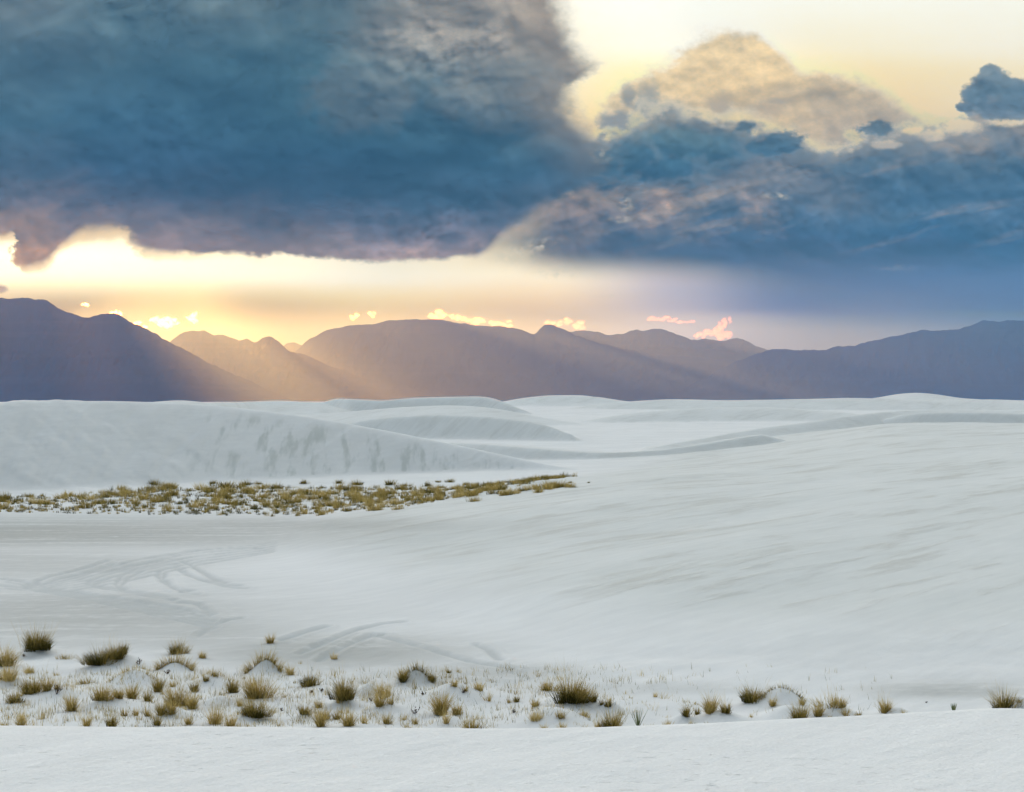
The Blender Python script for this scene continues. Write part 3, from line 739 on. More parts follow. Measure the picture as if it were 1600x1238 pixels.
def mountain(label, pts, dist, depth, seed, rough=1.0, footz=-1.5, back=2200):
    p0, p1 = pts[0][0], pts[-1][0]
    px = np.arange(p0, p1 + 1, 2.5)
    py = np.interp(px, [a for a, _ in pts], [b for _, b in pts])
    k = np.array([1, 2, 3, 2, 1.0]); k /= k.sum()
    py = np.convolve(np.pad(py, 2, mode='edge'), k, mode='valid')
    py = py + rough * (3.2 * fbm(px / 19, px * 0 + seed, seed, 5, .56))
    tt = (px - 800) / F
    zr = np.maximum(EYE + (HY - py) / F * dist, 4.0)
    ss_ = np.concatenate([np.linspace(0, 1, 46) ** .8, 1 + np.linspace(0, 1, 9)[1:]])
    V = []
    for s in ss_:
        if s <= 1:
            yd = dist - depth * (1 - s)
            prof = s ** 1.35
            sp = np.abs(fbm(px / 52 + 1.6 * (1 - s), s * 2.4 + px * 0, seed + 7, 5, .6)) * 2.2
            sp2 = fbm(px / 9, s * 2.2 + px * 0, seed + 19, 3, .6)
            z = zr * prof * (1 - np.clip(sp, 0, .75) * (1 - s) * s * 1.2) + zr * .03 * sp2 * s * (1 - s) * 2
            z = z + footz * (1 - s)
        else:
            yd = dist + back * (s - 1)
            z = zr * (1 - (s - 1)) ** 1.2 + footz * (s - 1)
        yv = yd * np.ones_like(px) + 500 * fbm(px / 120, px * 0 + 3.3, seed + 3, 2) * min(1, max(0, (1 - s)) * 4)
        V.append(np.stack([tt * dist * (yv / dist) ** .6, yv, z], 1))
    V = np.array(V); nr_, nc = V.shape[:2]
    vv = V.reshape(-1, 3)
    a, b = np.meshgrid(np.arange(nr_ - 1), np.arange(nc - 1), indexing='ij')
    fq = np.stack([a * nc + b, a * nc + b + 1, (a + 1) * nc + b + 1, (a + 1) * nc + b], -1).reshape(-1, 4)
    me = bpy.data.meshes.new('mountain')
    me.from_pydata(vv.tolist(), [], fq.tolist())
    me.polygons.foreach_set('use_smooth', np.ones(len(fq), bool))
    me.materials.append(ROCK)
    o = bpy.data.objects.new('mountain', me); COL.objects.link(o)
    o['kind'] = 'structure'; o['label'] = label
    return o

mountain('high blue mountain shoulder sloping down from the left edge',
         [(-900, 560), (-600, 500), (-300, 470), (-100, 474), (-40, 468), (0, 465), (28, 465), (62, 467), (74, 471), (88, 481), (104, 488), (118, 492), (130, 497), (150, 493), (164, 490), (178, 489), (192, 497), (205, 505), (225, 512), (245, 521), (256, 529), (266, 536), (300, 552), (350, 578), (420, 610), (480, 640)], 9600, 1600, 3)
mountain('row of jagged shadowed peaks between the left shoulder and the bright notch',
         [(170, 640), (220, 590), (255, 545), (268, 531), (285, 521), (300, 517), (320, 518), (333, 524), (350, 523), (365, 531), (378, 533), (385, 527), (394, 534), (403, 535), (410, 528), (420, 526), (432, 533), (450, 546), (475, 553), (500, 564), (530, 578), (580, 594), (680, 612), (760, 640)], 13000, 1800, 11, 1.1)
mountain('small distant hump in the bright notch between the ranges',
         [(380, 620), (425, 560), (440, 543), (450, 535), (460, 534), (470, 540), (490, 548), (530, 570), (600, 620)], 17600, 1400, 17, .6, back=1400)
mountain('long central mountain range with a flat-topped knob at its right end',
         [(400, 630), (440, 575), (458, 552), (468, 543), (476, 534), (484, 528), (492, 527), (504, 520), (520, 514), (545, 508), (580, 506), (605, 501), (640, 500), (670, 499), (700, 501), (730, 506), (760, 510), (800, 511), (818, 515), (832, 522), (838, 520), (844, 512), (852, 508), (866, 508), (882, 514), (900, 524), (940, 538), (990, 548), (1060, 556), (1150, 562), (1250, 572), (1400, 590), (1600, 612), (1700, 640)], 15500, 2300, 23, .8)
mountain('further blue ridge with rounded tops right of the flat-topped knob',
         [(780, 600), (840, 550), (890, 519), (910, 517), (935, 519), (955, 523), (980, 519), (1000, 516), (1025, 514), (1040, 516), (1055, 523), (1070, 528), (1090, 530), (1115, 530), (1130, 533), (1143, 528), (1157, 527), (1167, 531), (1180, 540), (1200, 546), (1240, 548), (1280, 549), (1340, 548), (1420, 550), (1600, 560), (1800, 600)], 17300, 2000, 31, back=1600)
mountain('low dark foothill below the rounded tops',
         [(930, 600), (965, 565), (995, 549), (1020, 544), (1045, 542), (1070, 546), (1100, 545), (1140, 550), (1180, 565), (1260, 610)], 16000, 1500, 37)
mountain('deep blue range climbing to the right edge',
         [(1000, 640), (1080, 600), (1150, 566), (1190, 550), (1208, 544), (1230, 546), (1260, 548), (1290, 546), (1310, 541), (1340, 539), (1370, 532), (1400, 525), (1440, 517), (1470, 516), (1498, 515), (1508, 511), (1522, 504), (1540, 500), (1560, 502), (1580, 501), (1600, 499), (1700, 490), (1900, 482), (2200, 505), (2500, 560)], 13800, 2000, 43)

# ------------------------------------------------------------------ the air between here and the ranges
def haze():
    m, q = new_mat('evening_haze')
    v = m.node_tree.nodes.new('ShaderNodeVolumePrincipled')
    v.inputs['Color'].default_value = (.17, .545, 1.0, 1)
    v.inputs['Density'].default_value = 5.6e-5
    v.inputs['Anisotropy'].default_value = .62
    o = m.node_tree.nodes.new('ShaderNodeOutputMaterial'); m.node_tree.links.new(v.outputs[0], o.inputs['Volume'])
    m.cycles.volume_sampling = 'DISTANCE'
    me = bpy.data.meshes.new('haze')
    x0, x1, y0, y1, z0, z1 = -25000, 25000, -24500, 19600, -5, 860
    vs = [(x, y, z) for z in (z0, z1) for y in (y0, y1) for x in (x0, x1)]
    me.from_pydata(vs, [], [(0, 2, 3, 1), (4, 5, 7, 6), (0, 1, 5, 4), (1, 3, 7, 5), (3, 2, 6, 7), (2, 0, 4, 6)])
    me.materials.append(m)
    b = bpy.data.objects.new('haze', me); COL.objects.link(b)
    b['kind'] = 'stuff'; b['label'] = 'thin evening haze with sunbeams in front of the mountains'; b['category'] = 'haze'
haze()

# ------------------------------------------------------------------ plants
random.seed(7)
def rot2(x, y, a): return x * math.cos(a) - y * math.sin(a), x * math.sin(a) + y * math.cos(a)

class Blades:
    """collects bent, tapering grass blades in one mesh with a dryness value per blade"""
    def __init__(s): s.v, s.f, s.c = [], [], []
    def blade(s, base, ang, tilt, length, width, curl, dry, segs=3):
        x, y, z = base; i0 = len(s.v)
        dxy = (math.cos(ang), math.sin(ang)); side = (-dxy[1], dxy[0])
        tw = random.uniform(-1.2, 1.2)
        sd = (side[0] * math.cos(tw) + dxy[0] * math.sin(tw), side[1] * math.cos(tw) + dxy[1] * math.sin(tw))
        th = tilt; st = length / segs
        for k in range(segs + 1):
            w = width * (1 - .85 * (k / segs) ** 1.3) * .5
            d = dry(k / segs)
            if k < segs:
                s.v.append((x - sd[0] * w, y - sd[1] * w, z)); s.v.append((x + sd[0] * w, y + sd[1] * w, z)); s.c += [d, d]
            else:
                s.v.append((x, y, z)); s.c.append(d)
            x += dxy[0] * math.sin(th) * st; y += dxy[1] * math.sin(th) * st; z += math.cos(th) * st
            th += curl / segs
        for k in range(segs - 1):
            a = i0 + 2 * k; s.f.append((a, a + 1, a + 3, a + 2))
        a = i0 + 2 * (segs - 1); s.f.append((a, a + 1, a + 2))
    def mesh(s, name, mat):
        me = bpy.data.meshes.new(name); me.from_pydata(s.v, [], s.f)
        at_ = me.attributes.new('dry', 'FLOAT', 'POINT'); at_.data.foreach_set('value', s.c)
        me.materials.append(mat); return me

def grass_material():
    m, q = new_mat('dune_grass')
    nt_ = m.node_tree
    a = nt_.nodes.new('ShaderNodeAttribute'); a.attribute_name = 'dry'
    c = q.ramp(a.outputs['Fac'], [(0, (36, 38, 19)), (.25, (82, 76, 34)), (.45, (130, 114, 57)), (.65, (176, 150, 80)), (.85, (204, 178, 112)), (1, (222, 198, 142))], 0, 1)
    d = nt_.nodes.new('ShaderNodeBsdfDiffuse'); t = nt_.nodes.new('ShaderNodeBsdfTranslucent')
    q.put(d.inputs[0], c); q.put(t.inputs[0], c)
    mx_ = nt_.nodes.new('ShaderNodeMixShader'); mx_.inputs[0].default_value = .28
    nt_.links.new(d.outputs[0], mx_.inputs[1]); nt_.links.new(t.outputs[0], mx_.inputs[2])
    finish(m, q, mx_)
    return m
GRASS = grass_material()
def plain(name, c0_, c1_, scale):
    m, q = new_mat(name)
    geo = m.node_tree.nodes.new('ShaderNodeNewGeometry')
    n = q.noise(geo.outputs['Position'], scale, 3, .6)
    b = m.node_tree.nodes.new('ShaderNodeBsdfPrincipled')
    q.put(b.inputs['Base Color'], q.mix(q.ss(.35, .65, n), rgb(c0_), rgb(c1_))); b.inputs['Roughness'].default_value = .85
    b.inputs['Specular IOR Level'].default_value = .2
    finish(m, q, b); return m
TWIG = plain('dead_twig', (58, 44, 34), (92, 72, 56), 30.0)
YUC = plain('yucca_leaf', (92, 104, 66), (136, 138, 92), 9.0)

# dryness along a blade from base to tip, by look
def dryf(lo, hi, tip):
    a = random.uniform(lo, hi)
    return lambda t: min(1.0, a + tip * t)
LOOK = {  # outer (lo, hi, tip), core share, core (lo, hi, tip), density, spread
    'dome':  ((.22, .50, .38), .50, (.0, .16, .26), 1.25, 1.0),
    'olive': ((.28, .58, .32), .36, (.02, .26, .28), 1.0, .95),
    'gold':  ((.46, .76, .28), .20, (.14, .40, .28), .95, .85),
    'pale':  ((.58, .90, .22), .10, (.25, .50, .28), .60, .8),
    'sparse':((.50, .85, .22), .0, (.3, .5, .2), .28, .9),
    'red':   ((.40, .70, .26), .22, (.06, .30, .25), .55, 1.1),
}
def fill(bl, n, w, h, look, wid, core=False, arc=False, zf=None, stalk=False):
    lobes = [(0, 0, 1.0)] + [(random.gauss(0, .19 if w > .42 else .08) * w, random.gauss(0, .15 if w > .42 else .07) * w, random.uniform(.65, 1.12)) for _ in range(random.randint(3, 5))]
    for _ in range(n):
        r = math.sqrt(random.random()) * (.62 if core else .8); a = random.uniform(0, 2 * math.pi)
        lx, ly, lh = random.choice(lobes)
        bx, by = lx + r * math.cos(a) * w * .25, ly + r * math.sin(a) * w * .22
        if arc:                                                   # a fringe round the crown of a hummock
            t = random.uniform(-1.05, 1.05) * math.pi / 2
            q = random.uniform(.86, 1.08)
            bx, by = math.sin(t) * w * .5 * q, (math.cos(t) * .62 - .25) * w * .5 * q
        out = math.hypot(bx, by) / (w * .42 + 1e-6)
        ang = math.atan2(by, bx) + random.gauss(0, .7)
        tilt = abs(random.gauss(.08, .22)) + .5 * min(out, 1.1) * random.uniform(.3, 1.3)
        if random.random() < .10: tilt += random.uniform(.3, .9)
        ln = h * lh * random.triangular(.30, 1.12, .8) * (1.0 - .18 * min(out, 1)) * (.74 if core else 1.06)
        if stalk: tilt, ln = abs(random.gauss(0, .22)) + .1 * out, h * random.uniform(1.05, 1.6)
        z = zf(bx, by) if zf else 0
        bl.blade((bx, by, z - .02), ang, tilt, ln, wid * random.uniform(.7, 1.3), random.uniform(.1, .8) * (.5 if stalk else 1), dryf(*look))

def link(name, me, parent=None):
    o = bpy.data.objects.new(name, me); COL.objects.link(o)
    if parent is not None: o.parent = parent
    return o

def ray_to_ground(px, py, y0=30.0, y1=60.0):
    """walk the view ray of a pixel of the photograph until it meets the land"""
    ys = np.arange(y0, y1, .12)
    xs = (px - 800) / F * ys
    zr = EYE - (py - HY) / F * ys
    zt = terrain(xs, ys)[0]
    hit = np.nonzero(zt >= zr)[0]
    i = hit[0] if len(hit) else len(ys) - 1
    return float(xs[i]), float(ys[i]), float(zt[i])

def tussock(px, py, w, h, kind, label, arc=False, stalks=0):
    x, y, z = ray_to_ground(px, py)
    k = y / F
    W_, H_ = w * k * 1.14, h * k * 1.42
    look, cs, core, dens, spread = LOOK[kind]
    name = 'grass_tussock' if kind != 'sparse' else 'grass_tuft'
    n = int(max(14, 520 * dens * (W_ * H_ / .30) ** .75 * (.8 if arc else 1)))
    wid = .0085 if kind != 'sparse' else .0075
    zf = (lambda bx, by: ground_z(x + bx, y + by) - z) if arc else None
    if arc:                                           # sample the mound once on a small grid
        gx = np.linspace(-W_ * .7, W_ * .7, 9); gy = np.linspace(-W_ * .5, W_ * .5, 7)
        A, B = np.meshgrid(gx, gy)
        T = terrain((x + A).ravel(), (y + B).ravel())[0].reshape(A.shape) - z
        def zf(bx, by):
            i = min(max((bx + W_ * .7) / (W_ * 1.4) * 8, 0), 7.999); j = min(max((by + W_ * .5) / W_ * 6, 0), 5.999)
            a, b = int(i), int(j); fa, fb = i - a, j - b
            return (T[b, a] * (1 - fa) + T[b, a + 1] * fa) * (1 - fb) + (T[b + 1, a] * (1 - fa) + T[b + 1, a + 1] * fa) * fb
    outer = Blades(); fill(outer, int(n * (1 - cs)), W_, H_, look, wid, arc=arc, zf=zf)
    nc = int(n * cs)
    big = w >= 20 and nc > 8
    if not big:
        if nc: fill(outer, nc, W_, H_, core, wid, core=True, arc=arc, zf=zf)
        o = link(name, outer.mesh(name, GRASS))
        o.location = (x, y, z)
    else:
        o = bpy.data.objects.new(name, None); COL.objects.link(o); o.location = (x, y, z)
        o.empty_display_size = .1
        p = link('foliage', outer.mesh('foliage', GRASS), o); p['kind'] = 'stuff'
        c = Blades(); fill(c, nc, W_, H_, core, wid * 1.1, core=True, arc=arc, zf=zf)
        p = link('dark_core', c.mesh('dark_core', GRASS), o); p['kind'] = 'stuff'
    if stalks:
        s_ = Blades(); fill(s_, stalks, W_ * .9, H_, (.7, .95, .1), .0055, stalk=True, zf=zf)
        if big: p = link('seed_stalk', s_.mesh('seed_stalk', GRASS), o); p['kind'] = 'stuff'
        else:
            me = s_.mesh('seed_stalk', GRASS); p = link('seed_stalk', me, o); p['kind'] = 'stuff'
    o['label'] = label; o['category'] = 'grass'
    o['group'] = 'grass tussocks on the near flat'
    return o

# (column, row of the base, width, height in the photograph, look, label, arc, seed stalks)
NEARBY = [
 (58, 1014, 52, 31, 'dome', 'largest dark round tussock at the far left edge of the grey flat', 0, 14),
 (158, 1038, 48, 30, 'dome', 'dark crescent tussock on the left flank of its own sand hummock', 0, 8),
 (181, 1032, 28, 24, 'dome', 'dark tussock crowning the hummock beside the crescent tussock', 0, 6),
 (193, 1023, 15, 19, 'dome', 'small dark tuft at the right end of the crescent hummock', 0, 0),
 (278, 1021, 26, 23, 'olive', 'upright golden green tussock directly behind a low hummock with a skirt of grass', 0, 8),
 (274, 1045, 46, 22, 'gold', 'wide golden skirt of grass round the front of a low hummock', 1, 5),
 (316, 1029, 17, 12, 'gold', 'small golden tuft alone right of the hummock with a grass skirt', 0, 3),
 (3, 1042, 34, 30, 'gold', 'golden tussock cut by the left edge of the picture, upper one', 0, 6),
 (14, 1063, 38, 28, 'pale', 'loose pale tussock at the left edge below the cut golden one', 0, 6),
 (46, 1052, 28, 13, 'pale', 'low loose yellowish patch between the left edge and the dark round tussock', 0, 4),
 (102, 1030, 29, 10, 'red', 'flat low strip of reddish grass right of the largest round tussock', 0, 2),
 (52, 1083, 40, 27, 'olive', 'dense olive clump with a black shaded foot near the left edge', 0, 5),
 (74, 1080, 20, 22, 'gold', 'golden right half of the olive clump near the left edge', 0, 4),
 (25, 1099, 32, 19, 'olive', 'low spiky olive tussock close to the left edge', 0, 3),
 (112, 1112, 20, 25, 'gold', 'narrow upright golden tussock standing alone on white sand at left', 0, 6),
 (158, 1097, 30, 26, 'gold', 'left golden tussock of a row along the top of a long low hummock', 0, 6),
 (186, 1091, 24, 17, 'gold', 'second golden tussock in the row on the long low hummock', 0, 4),
 (207, 1092, 20, 25, 'gold', 'tallest golden tussock in the row on the long low hummock', 0, 5),
 (231, 1096, 14, 19, 'olive', 'last thin tuft at the right end of the row on the long low hummock', 0, 3),
 (248, 1082, 18, 26, 'olive', 'upright dark green tussock behind the end of the golden row', 0, 4),
 (137, 1069, 27, 14, 'red', 'low reddish tussock below the dark crescent tussock', 0, 3),
 (212, 1060, 72, 12, 'pale', 'thin pale fringe of grass arching over a bare round hummock', 1, 6),
 (276, 1103, 40, 32, 'gold', 'big bushy golden tussock left of centre in the grassy strip', 0, 10),
 (301, 1108, 18, 24, 'gold', 'narrow golden tuft hanging over the right side of the bushy golden tussock', 0, 3),
 (254, 1119, 22, 21, 'olive', 'olive tussock in front of the bushy golden one, left foot', 0, 4),
 (269, 1116, 16, 22, 'gold', 'slim golden tuft in front of the bushy golden tussock, right foot', 0, 3),
 (303, 1081, 17, 17, 'olive', 'small rounded tuft behind the bushy golden tussock', 0, 4),
 (270, 1073, 15, 11, 'pale', 'faint pale tuft behind the upright dark green tussock', 0, 3),
 (172, 1136, 20, 22, 'olive', 'fan shaped tuft touching the near dune edge, third from the left', 0, 4),
 (136, 1135, 17, 16, 'gold', 'small golden tuft touching the near dune edge, second from the left', 0, 3),
 (33, 1135, 17, 26, 'pale', 'tall thin pale tuft near the lower left corner of the grassy strip', 0, 4),
 (65, 1124, 15, 14, 'sparse', 'sparse greenish sprig right of the tall thin pale tuft', 0, 0),
 (8, 1137, 17, 12, 'red', 'dull low tuft in the lower left corner of the grassy strip', 0, 2),
 (195, 1119, 15, 14, 'red', 'first of three small reddish tufts in a line above the near dune edge', 0, 2),
 (213, 1118, 11, 14, 'gold', 'middle of three small tufts in a line above the near dune edge', 0, 2),
 (230, 1120, 14, 16, 'red', 'right hand of three small reddish tufts in a line above the near dune edge', 0, 2),
 (245, 1135, 15, 18, 'olive', 'small olive tuft on the near dune edge below the bushy golden tussock', 0, 3),
 (295, 1134, 16, 16, 'gold', 'short golden tuft on the near dune edge right of the small olive tuft', 0, 3),
 (336, 1131, 28, 28, 'pale', 'tall pale straw tussock on the near dune edge left of the two tone tussock', 0, 8),
 (361, 1134, 22, 18, 'pale', 'shorter straw tuft leaning right beside the tall pale straw tussock', 0, 5),
 (364, 1083, 24, 24, 'olive', 'dark footed tussock left of the tallest stacked pair', 0, 5),
 (335, 1058, 26, 11, 'red', 'low dull red mat of dry stems on a small hummock', 0, 2),
 (322, 1067, 13, 12, 'olive', 'tiny olive tuft under the dull red mat', 0, 0),
 (412, 1043, 46, 22, 'gold', 'golden fringe tussock arched over a round hummock on the grey flat', 1, 8),
 (423, 1005, 14, 15, 'gold', 'highest lone golden tuft, by itself on the grey flat', 0, 3),
 (454, 1055, 18, 16, 'pale', 'small pale tuft right of the arched golden fringe tussock', 0, 4),
 (469, 1038, 8, 8, 'sparse', 'tiny sprig above the small pale tuft', 0, 0),
 (484, 1073, 28, 22, 'dome', 'compact dark green dome tussock with a bare patch in front', 0, 6),
 (403, 1092, 38, 36, 'gold', 'upper golden tussock of the tallest stacked pair', 0, 10),
 (398, 1121, 38, 27, 'dome', 'lower dark tussock of the tallest stacked pair', 0, 6),
 (375, 1105, 14, 14, 'pale', 'pale tuft at the left foot of the tallest stacked pair', 0, 3),
 (539, 1091, 37, 34, 'dome', 'bulky dark centred tussock with golden top, left of a bare hummock', 0, 10),
 (531, 1100, 20, 16, 'pale', 'pale straw skirt at the foot of the bulky dark centred tussock', 0, 4),
 (521, 1031, 16, 11, 'pale', 'thin lone pale tuft on the grey crust in mid view', 0, 3),
 (600, 1089, 42, 23, 'pale', 'broad sandy pink tussock on a low hummock left of centre', 0, 8),
 (594, 1106, 18, 21, 'gold', 'narrow straw tuft in front of the broad sandy pink tussock', 0, 4),
 (611, 1100, 16, 14, 'red', 'reddish tuft at the right foot of the broad sandy pink tussock', 0, 2),
 (630, 1066, 20, 20, 'dome', 'dark tussock on the left flank of the smooth grey hummock', 0, 4),
 (652, 1057, 42, 17, 'olive', 'grassy crest over the top of the smooth grey hummock', 1, 8),
 (674, 1064, 18, 12, 'dome', 'dark low tuft on the right flank of the smooth grey hummock', 0, 3),
 (702, 1052, 12, 7, 'dome', 'tiny dark sprig right of the smooth grey hummock', 0, 0),
 (714, 1050, 9, 9, 'sparse', 'thin sprig beside the tiny dark sprig', 0, 0),
 (476, 1116, 26, 15, 'olive', 'low dark tussock left of the ragged golden column', 0, 4),
 (503, 1136, 16, 32, 'gold', 'ragged narrow golden column of grass rising from the near dune edge', 0, 5),
 (499, 1108, 14, 14, 'gold', 'golden tuft over the top of the ragged narrow column', 0, 3),
 (510, 1125, 13, 16, 'dome', 'small dark tuft right behind the ragged narrow column', 0, 0),
 (525, 1125, 15, 16, 'olive', 'small olive tuft between the ragged column and the leaning tussock', 0, 3),
 (545, 1134, 24, 23, 'gold', 'golden tussock leaning left at the near dune edge under the bulky one', 0, 6),
 (568, 1131, 11, 15, 'pale', 'slim pale tuft right of the leaning golden tussock', 0, 2),
 (606, 1132, 22, 18, 'red', 'fan shaped reddish tuft above the near dune edge left of centre', 0, 4),
 (611, 1142, 12, 8, 'sparse', 'short stubble in front of the fan shaped reddish tuft', 0, 0),
 (638, 1143, 15, 9, 'pale', 'low pale tuft half hidden by the near dune edge left of centre', 0, 2),
 (632, 1126, 13, 14, 'sparse', 'sparse sprigs right of the fan shaped reddish tuft', 0, 0),
 (648, 1132, 14, 13, 'red', 'small dull tuft next to the sparse sprigs', 0, 2),
 (688, 1117, 28, 36, 'gold', 'tall rich golden tussock left of the round tussock on the dune edge', 0, 8),
 (697, 1133, 10, 23, 'pale', 'thin pale tuft standing in front of the tall rich golden tussock', 0, 3),
 (714, 1118, 20, 18, 'gold', 'shorter golden tussock at the right of the tall rich golden one', 0, 4),
 (710, 1074, 10, 12, 'gold', 'small golden tuft on the left of a scattered reddish row', 0, 2),
 (726, 1079, 15, 10, 'red', 'dull red tuft in the middle of the scattered row', 0, 2),
 (748, 1080, 22, 14, 'pale', 'pale tuft in the scattered row right of the dull red one', 0, 4),
 (762, 1096, 20, 14, 'sparse', 'trailing sparse stems at the right end of the scattered row', 0, 3),
 (734, 1145, 38, 25, 'olive', 'dense round olive tussock sitting right on the near dune edge', 0, 6),
 (795, 1098, 12, 9, 'red', 'small reddish tuft left of the great dark tussock', 0, 2),
 (808, 1097, 11, 13, 'dome', 'small dark tuft nearest the great dark tussock on its left', 0, 2),
 (888, 1098, 52, 40, 'dome', 'great dark tussock with long seed stalks on a wide hummock', 0, 26),
 (905, 1098, 26, 26, 'gold', 'golden right side of the great dark tussock', 0, 6),
 (856, 1080, 27, 18, 'gold', 'golden tussock behind the left shoulder of the great dark tussock', 0, 8),
 (925, 1096, 16, 17, 'dome', 'dark upright tuft on the right end of the great tussock hummock', 0, 4),
 (940, 1101, 12, 10, 'dome', 'small blackish tuft sliding down the right of the great tussock hummock', 0, 0),
 (951, 1108, 17, 13, 'dome', 'lowest blackish tuft right of the great tussock hummock', 0, 2),
 (838, 1104, 15, 14, 'gold', 'pale gold tuft left of the wide hummock under the great tussock', 0, 3),
 (836, 1127, 30, 18, 'pale', 'straggling straw patch on the left of the lower bare hummock', 0, 5),
 (876, 1122, 26, 14, 'red', 'straggling reddish patch on the lower bare hummock below the great tussock', 0, 4),
 (879, 1140, 14, 14, 'pale', 'small straw tuft at the foot of the lower bare hummock', 0, 2),
 (913, 1120, 24, 12, 'pale', 'loose straw stems on the right of the lower bare hummock', 0, 4),
 (912, 1138, 12, 9, 'sparse', 'tiny tuft at the foot of the lower bare hummock, right', 0, 0),
 (850, 1143, 18, 11, 'pale', 'low straw tuft on the dune edge below the straggling patch', 0, 3),
 (955, 1141, 40, 29, 'olive', 'big bushy tussock on the dune edge just left of the pale yucca', 0, 10),
 (934, 1139, 14, 16, 'pale', 'straw tuft at the left of the big bushy tussock on the dune edge', 0, 3),
 (1041, 1137, 19, 12, 'pale', 'low straw tuft on the dune edge right of the yucca', 0, 4),
 (1060, 1137, 8, 8, 'sparse', 'tiny sprig right of the low straw tuft', 0, 0),
 (1071, 1120, 15, 18, 'dome', 'small dark rounded tuft left of a hummock with a golden crown', 0, 4),
 (1090, 1117, 9, 14, 'dome', 'blackish upright tuft between the small dark one and the golden crown', 0, 0),
 (1110, 1114, 26, 28, 'gold', 'golden crown tussock at the left of its hummock', 0, 10),
 (1134, 1117, 24, 18, 'olive', 'lower olive tussock at the right of the golden crown', 0, 6),
 (1082, 1137, 19, 10, 'red', 'flat reddish tuft on the dune edge below the small dark rounded tuft', 0, 3),
 (1104, 1137, 14, 8, 'sparse', 'sparse stems on the dune edge below the golden crown', 0, 0),
 (1174, 1099, 42, 26, 'dome', 'dense dark green tussock, largest on the right half', 0, 10),
 (1023, 1089, 11, 9, 'pale', 'tiny lone tuft on the white sand behind the yucca', 0, 2),
 (1173, 1121, 7, 8, 'pale', 'tiny pale tuft below the dense dark green tussock', 0, 0),
 (1207, 1105, 16, 14, 'gold', 'small golden tuft on the front of the rounded hummock', 0, 3),
 (1222, 1080, 54, 12, 'olive', 'thin grass fringe over the top of the rounded hummock', 1, 10),
 (1253, 1103, 12, 13, 'gold', 'golden tuft at the right end of the rounded hummock', 0, 3),
 (1248, 1128, 34, 28, 'olive', 'dense olive gold tussock on the dune edge at right', 0, 8),
 (1277, 1120, 20, 21, 'gold', 'clear gold tuft right of the dense olive gold tussock', 0, 5),
 (1305, 1107, 34, 22, 'gold', 'tall feathery golden tussock behind a bare hummock at right', 0, 14),
 (1320, 1122, 15, 16, 'pale', 'pale tuft in front of the feathery golden tussock', 0, 3),
 (1297, 1124, 12, 9, 'sparse', 'sparse stems left of the pale tuft', 0, 0),
 (1341, 1122, 15, 10, 'olive', 'low olive tuft on the dune edge right of the pale tuft', 0, 2),
 (1383, 1114, 24, 22, 'gold', 'open spraying tussock with long stalks, alone at right', 0, 12),
 (1411, 1117, 14, 9, 'sparse', 'sparse sprigs right of the open spraying tussock', 0, 0),
 (1567, 1107, 36, 30, 'olive', 'dense tall tussock nearest the right edge', 0, 14),
 (1592, 1100, 14, 8, 'red', 'reddish sprig at the right edge beside the dense tall tussock', 0, 0),
 (985, 1093, 9, 7, 'sparse', 'small sprig on open sand right of the great dark tussock', 0, 0),
 (977, 1086, 8, 8, 'sparse', 'small sprig on open sand, upper of two beyond the great dark tussock', 0, 0),
 (445, 1090, 12, 11, 'sparse', 'sparse sprig on bare sand under the compact dome tussock', 0, 0),
 (90, 1078, 14, 14, 'red', 'reddish dry tuft at the right of the olive clump near the left edge', 0, 2),
 (88, 1057, 22, 8, 'sparse', 'faint stems on the white sand below the reddish strip', 0, 0),
]
for e in NEARBY: tussock(*e)

# two spiky leaved plants
def spiky(name, px, py, w, h, n, upright, label, cat):
    x, y, z = ray_to_ground(px, py); k = y / F
    r = bpy.data.objects.new(name, None); COL.objects.link(r); r.location = (x, y, z); r.empty_display_size = .1
    for i in range(n):
        b = Blades(); a = 2.39996 * i; t = upright * (.25 + .75 * (i / n)) * random.uniform(.8, 1.15)
        b.blade((.01 * math.cos(a), .01 * math.sin(a), -.02), a, t, h * k * random.uniform(.85, 1.08) / max(.55, math.cos(t * .8)), .016, .06, lambda q: .4, 3)
        link('leaf', b.mesh('leaf', YUC), r)
    r['label'] = label; r['category'] = cat
spiky('yucca', 997, 1137, 32, 34, 24, .62, 'young yucca with thin stiff grey green leaves fanning out by the dune edge', 'yucca')
spiky('yucca', 1490, 1114, 20, 16, 34, .34, 'short thick green upright yucca alone on the dune edge at far right', 'yucca')

# dark dead herbs
def herb(px, py, w, h, label):
    x, y, z = ray_to_ground(px, py); k = y / F
    b = Blades()
    for i in range(9):
        a = random.uniform(0, 6.28); l = h * k * random.uniform(.6, 1.1); t = random.uniform(.1, .9)
        bx, by = random.gauss(0, w * k * .03), random.gauss(0, w * k * .02)
        b.blade((bx, by, -.02), a, t, l, .014, .3, lambda q: .1)
        for j in range(4):
            q = random.uniform(.35, .95)
            ex, ey, ez = bx + math.cos(a) * math.sin(t) * l * q, by + math.sin(a) * math.sin(t) * l * q, math.cos(t) * l * q
            b.blade((ex, ey, ez - .02), random.uniform(0, 6.28), random.uniform(.3, 1.2), l * .3, .02, .2, lambda q: .05, 2)
    o = link('dry_herb', b.mesh('dry_herb', TWIG)); o.location = (x, y, z)
    o['label'] = label; o['category'] = 'plant'; o['group'] = 'dead dark herbs on the sand'
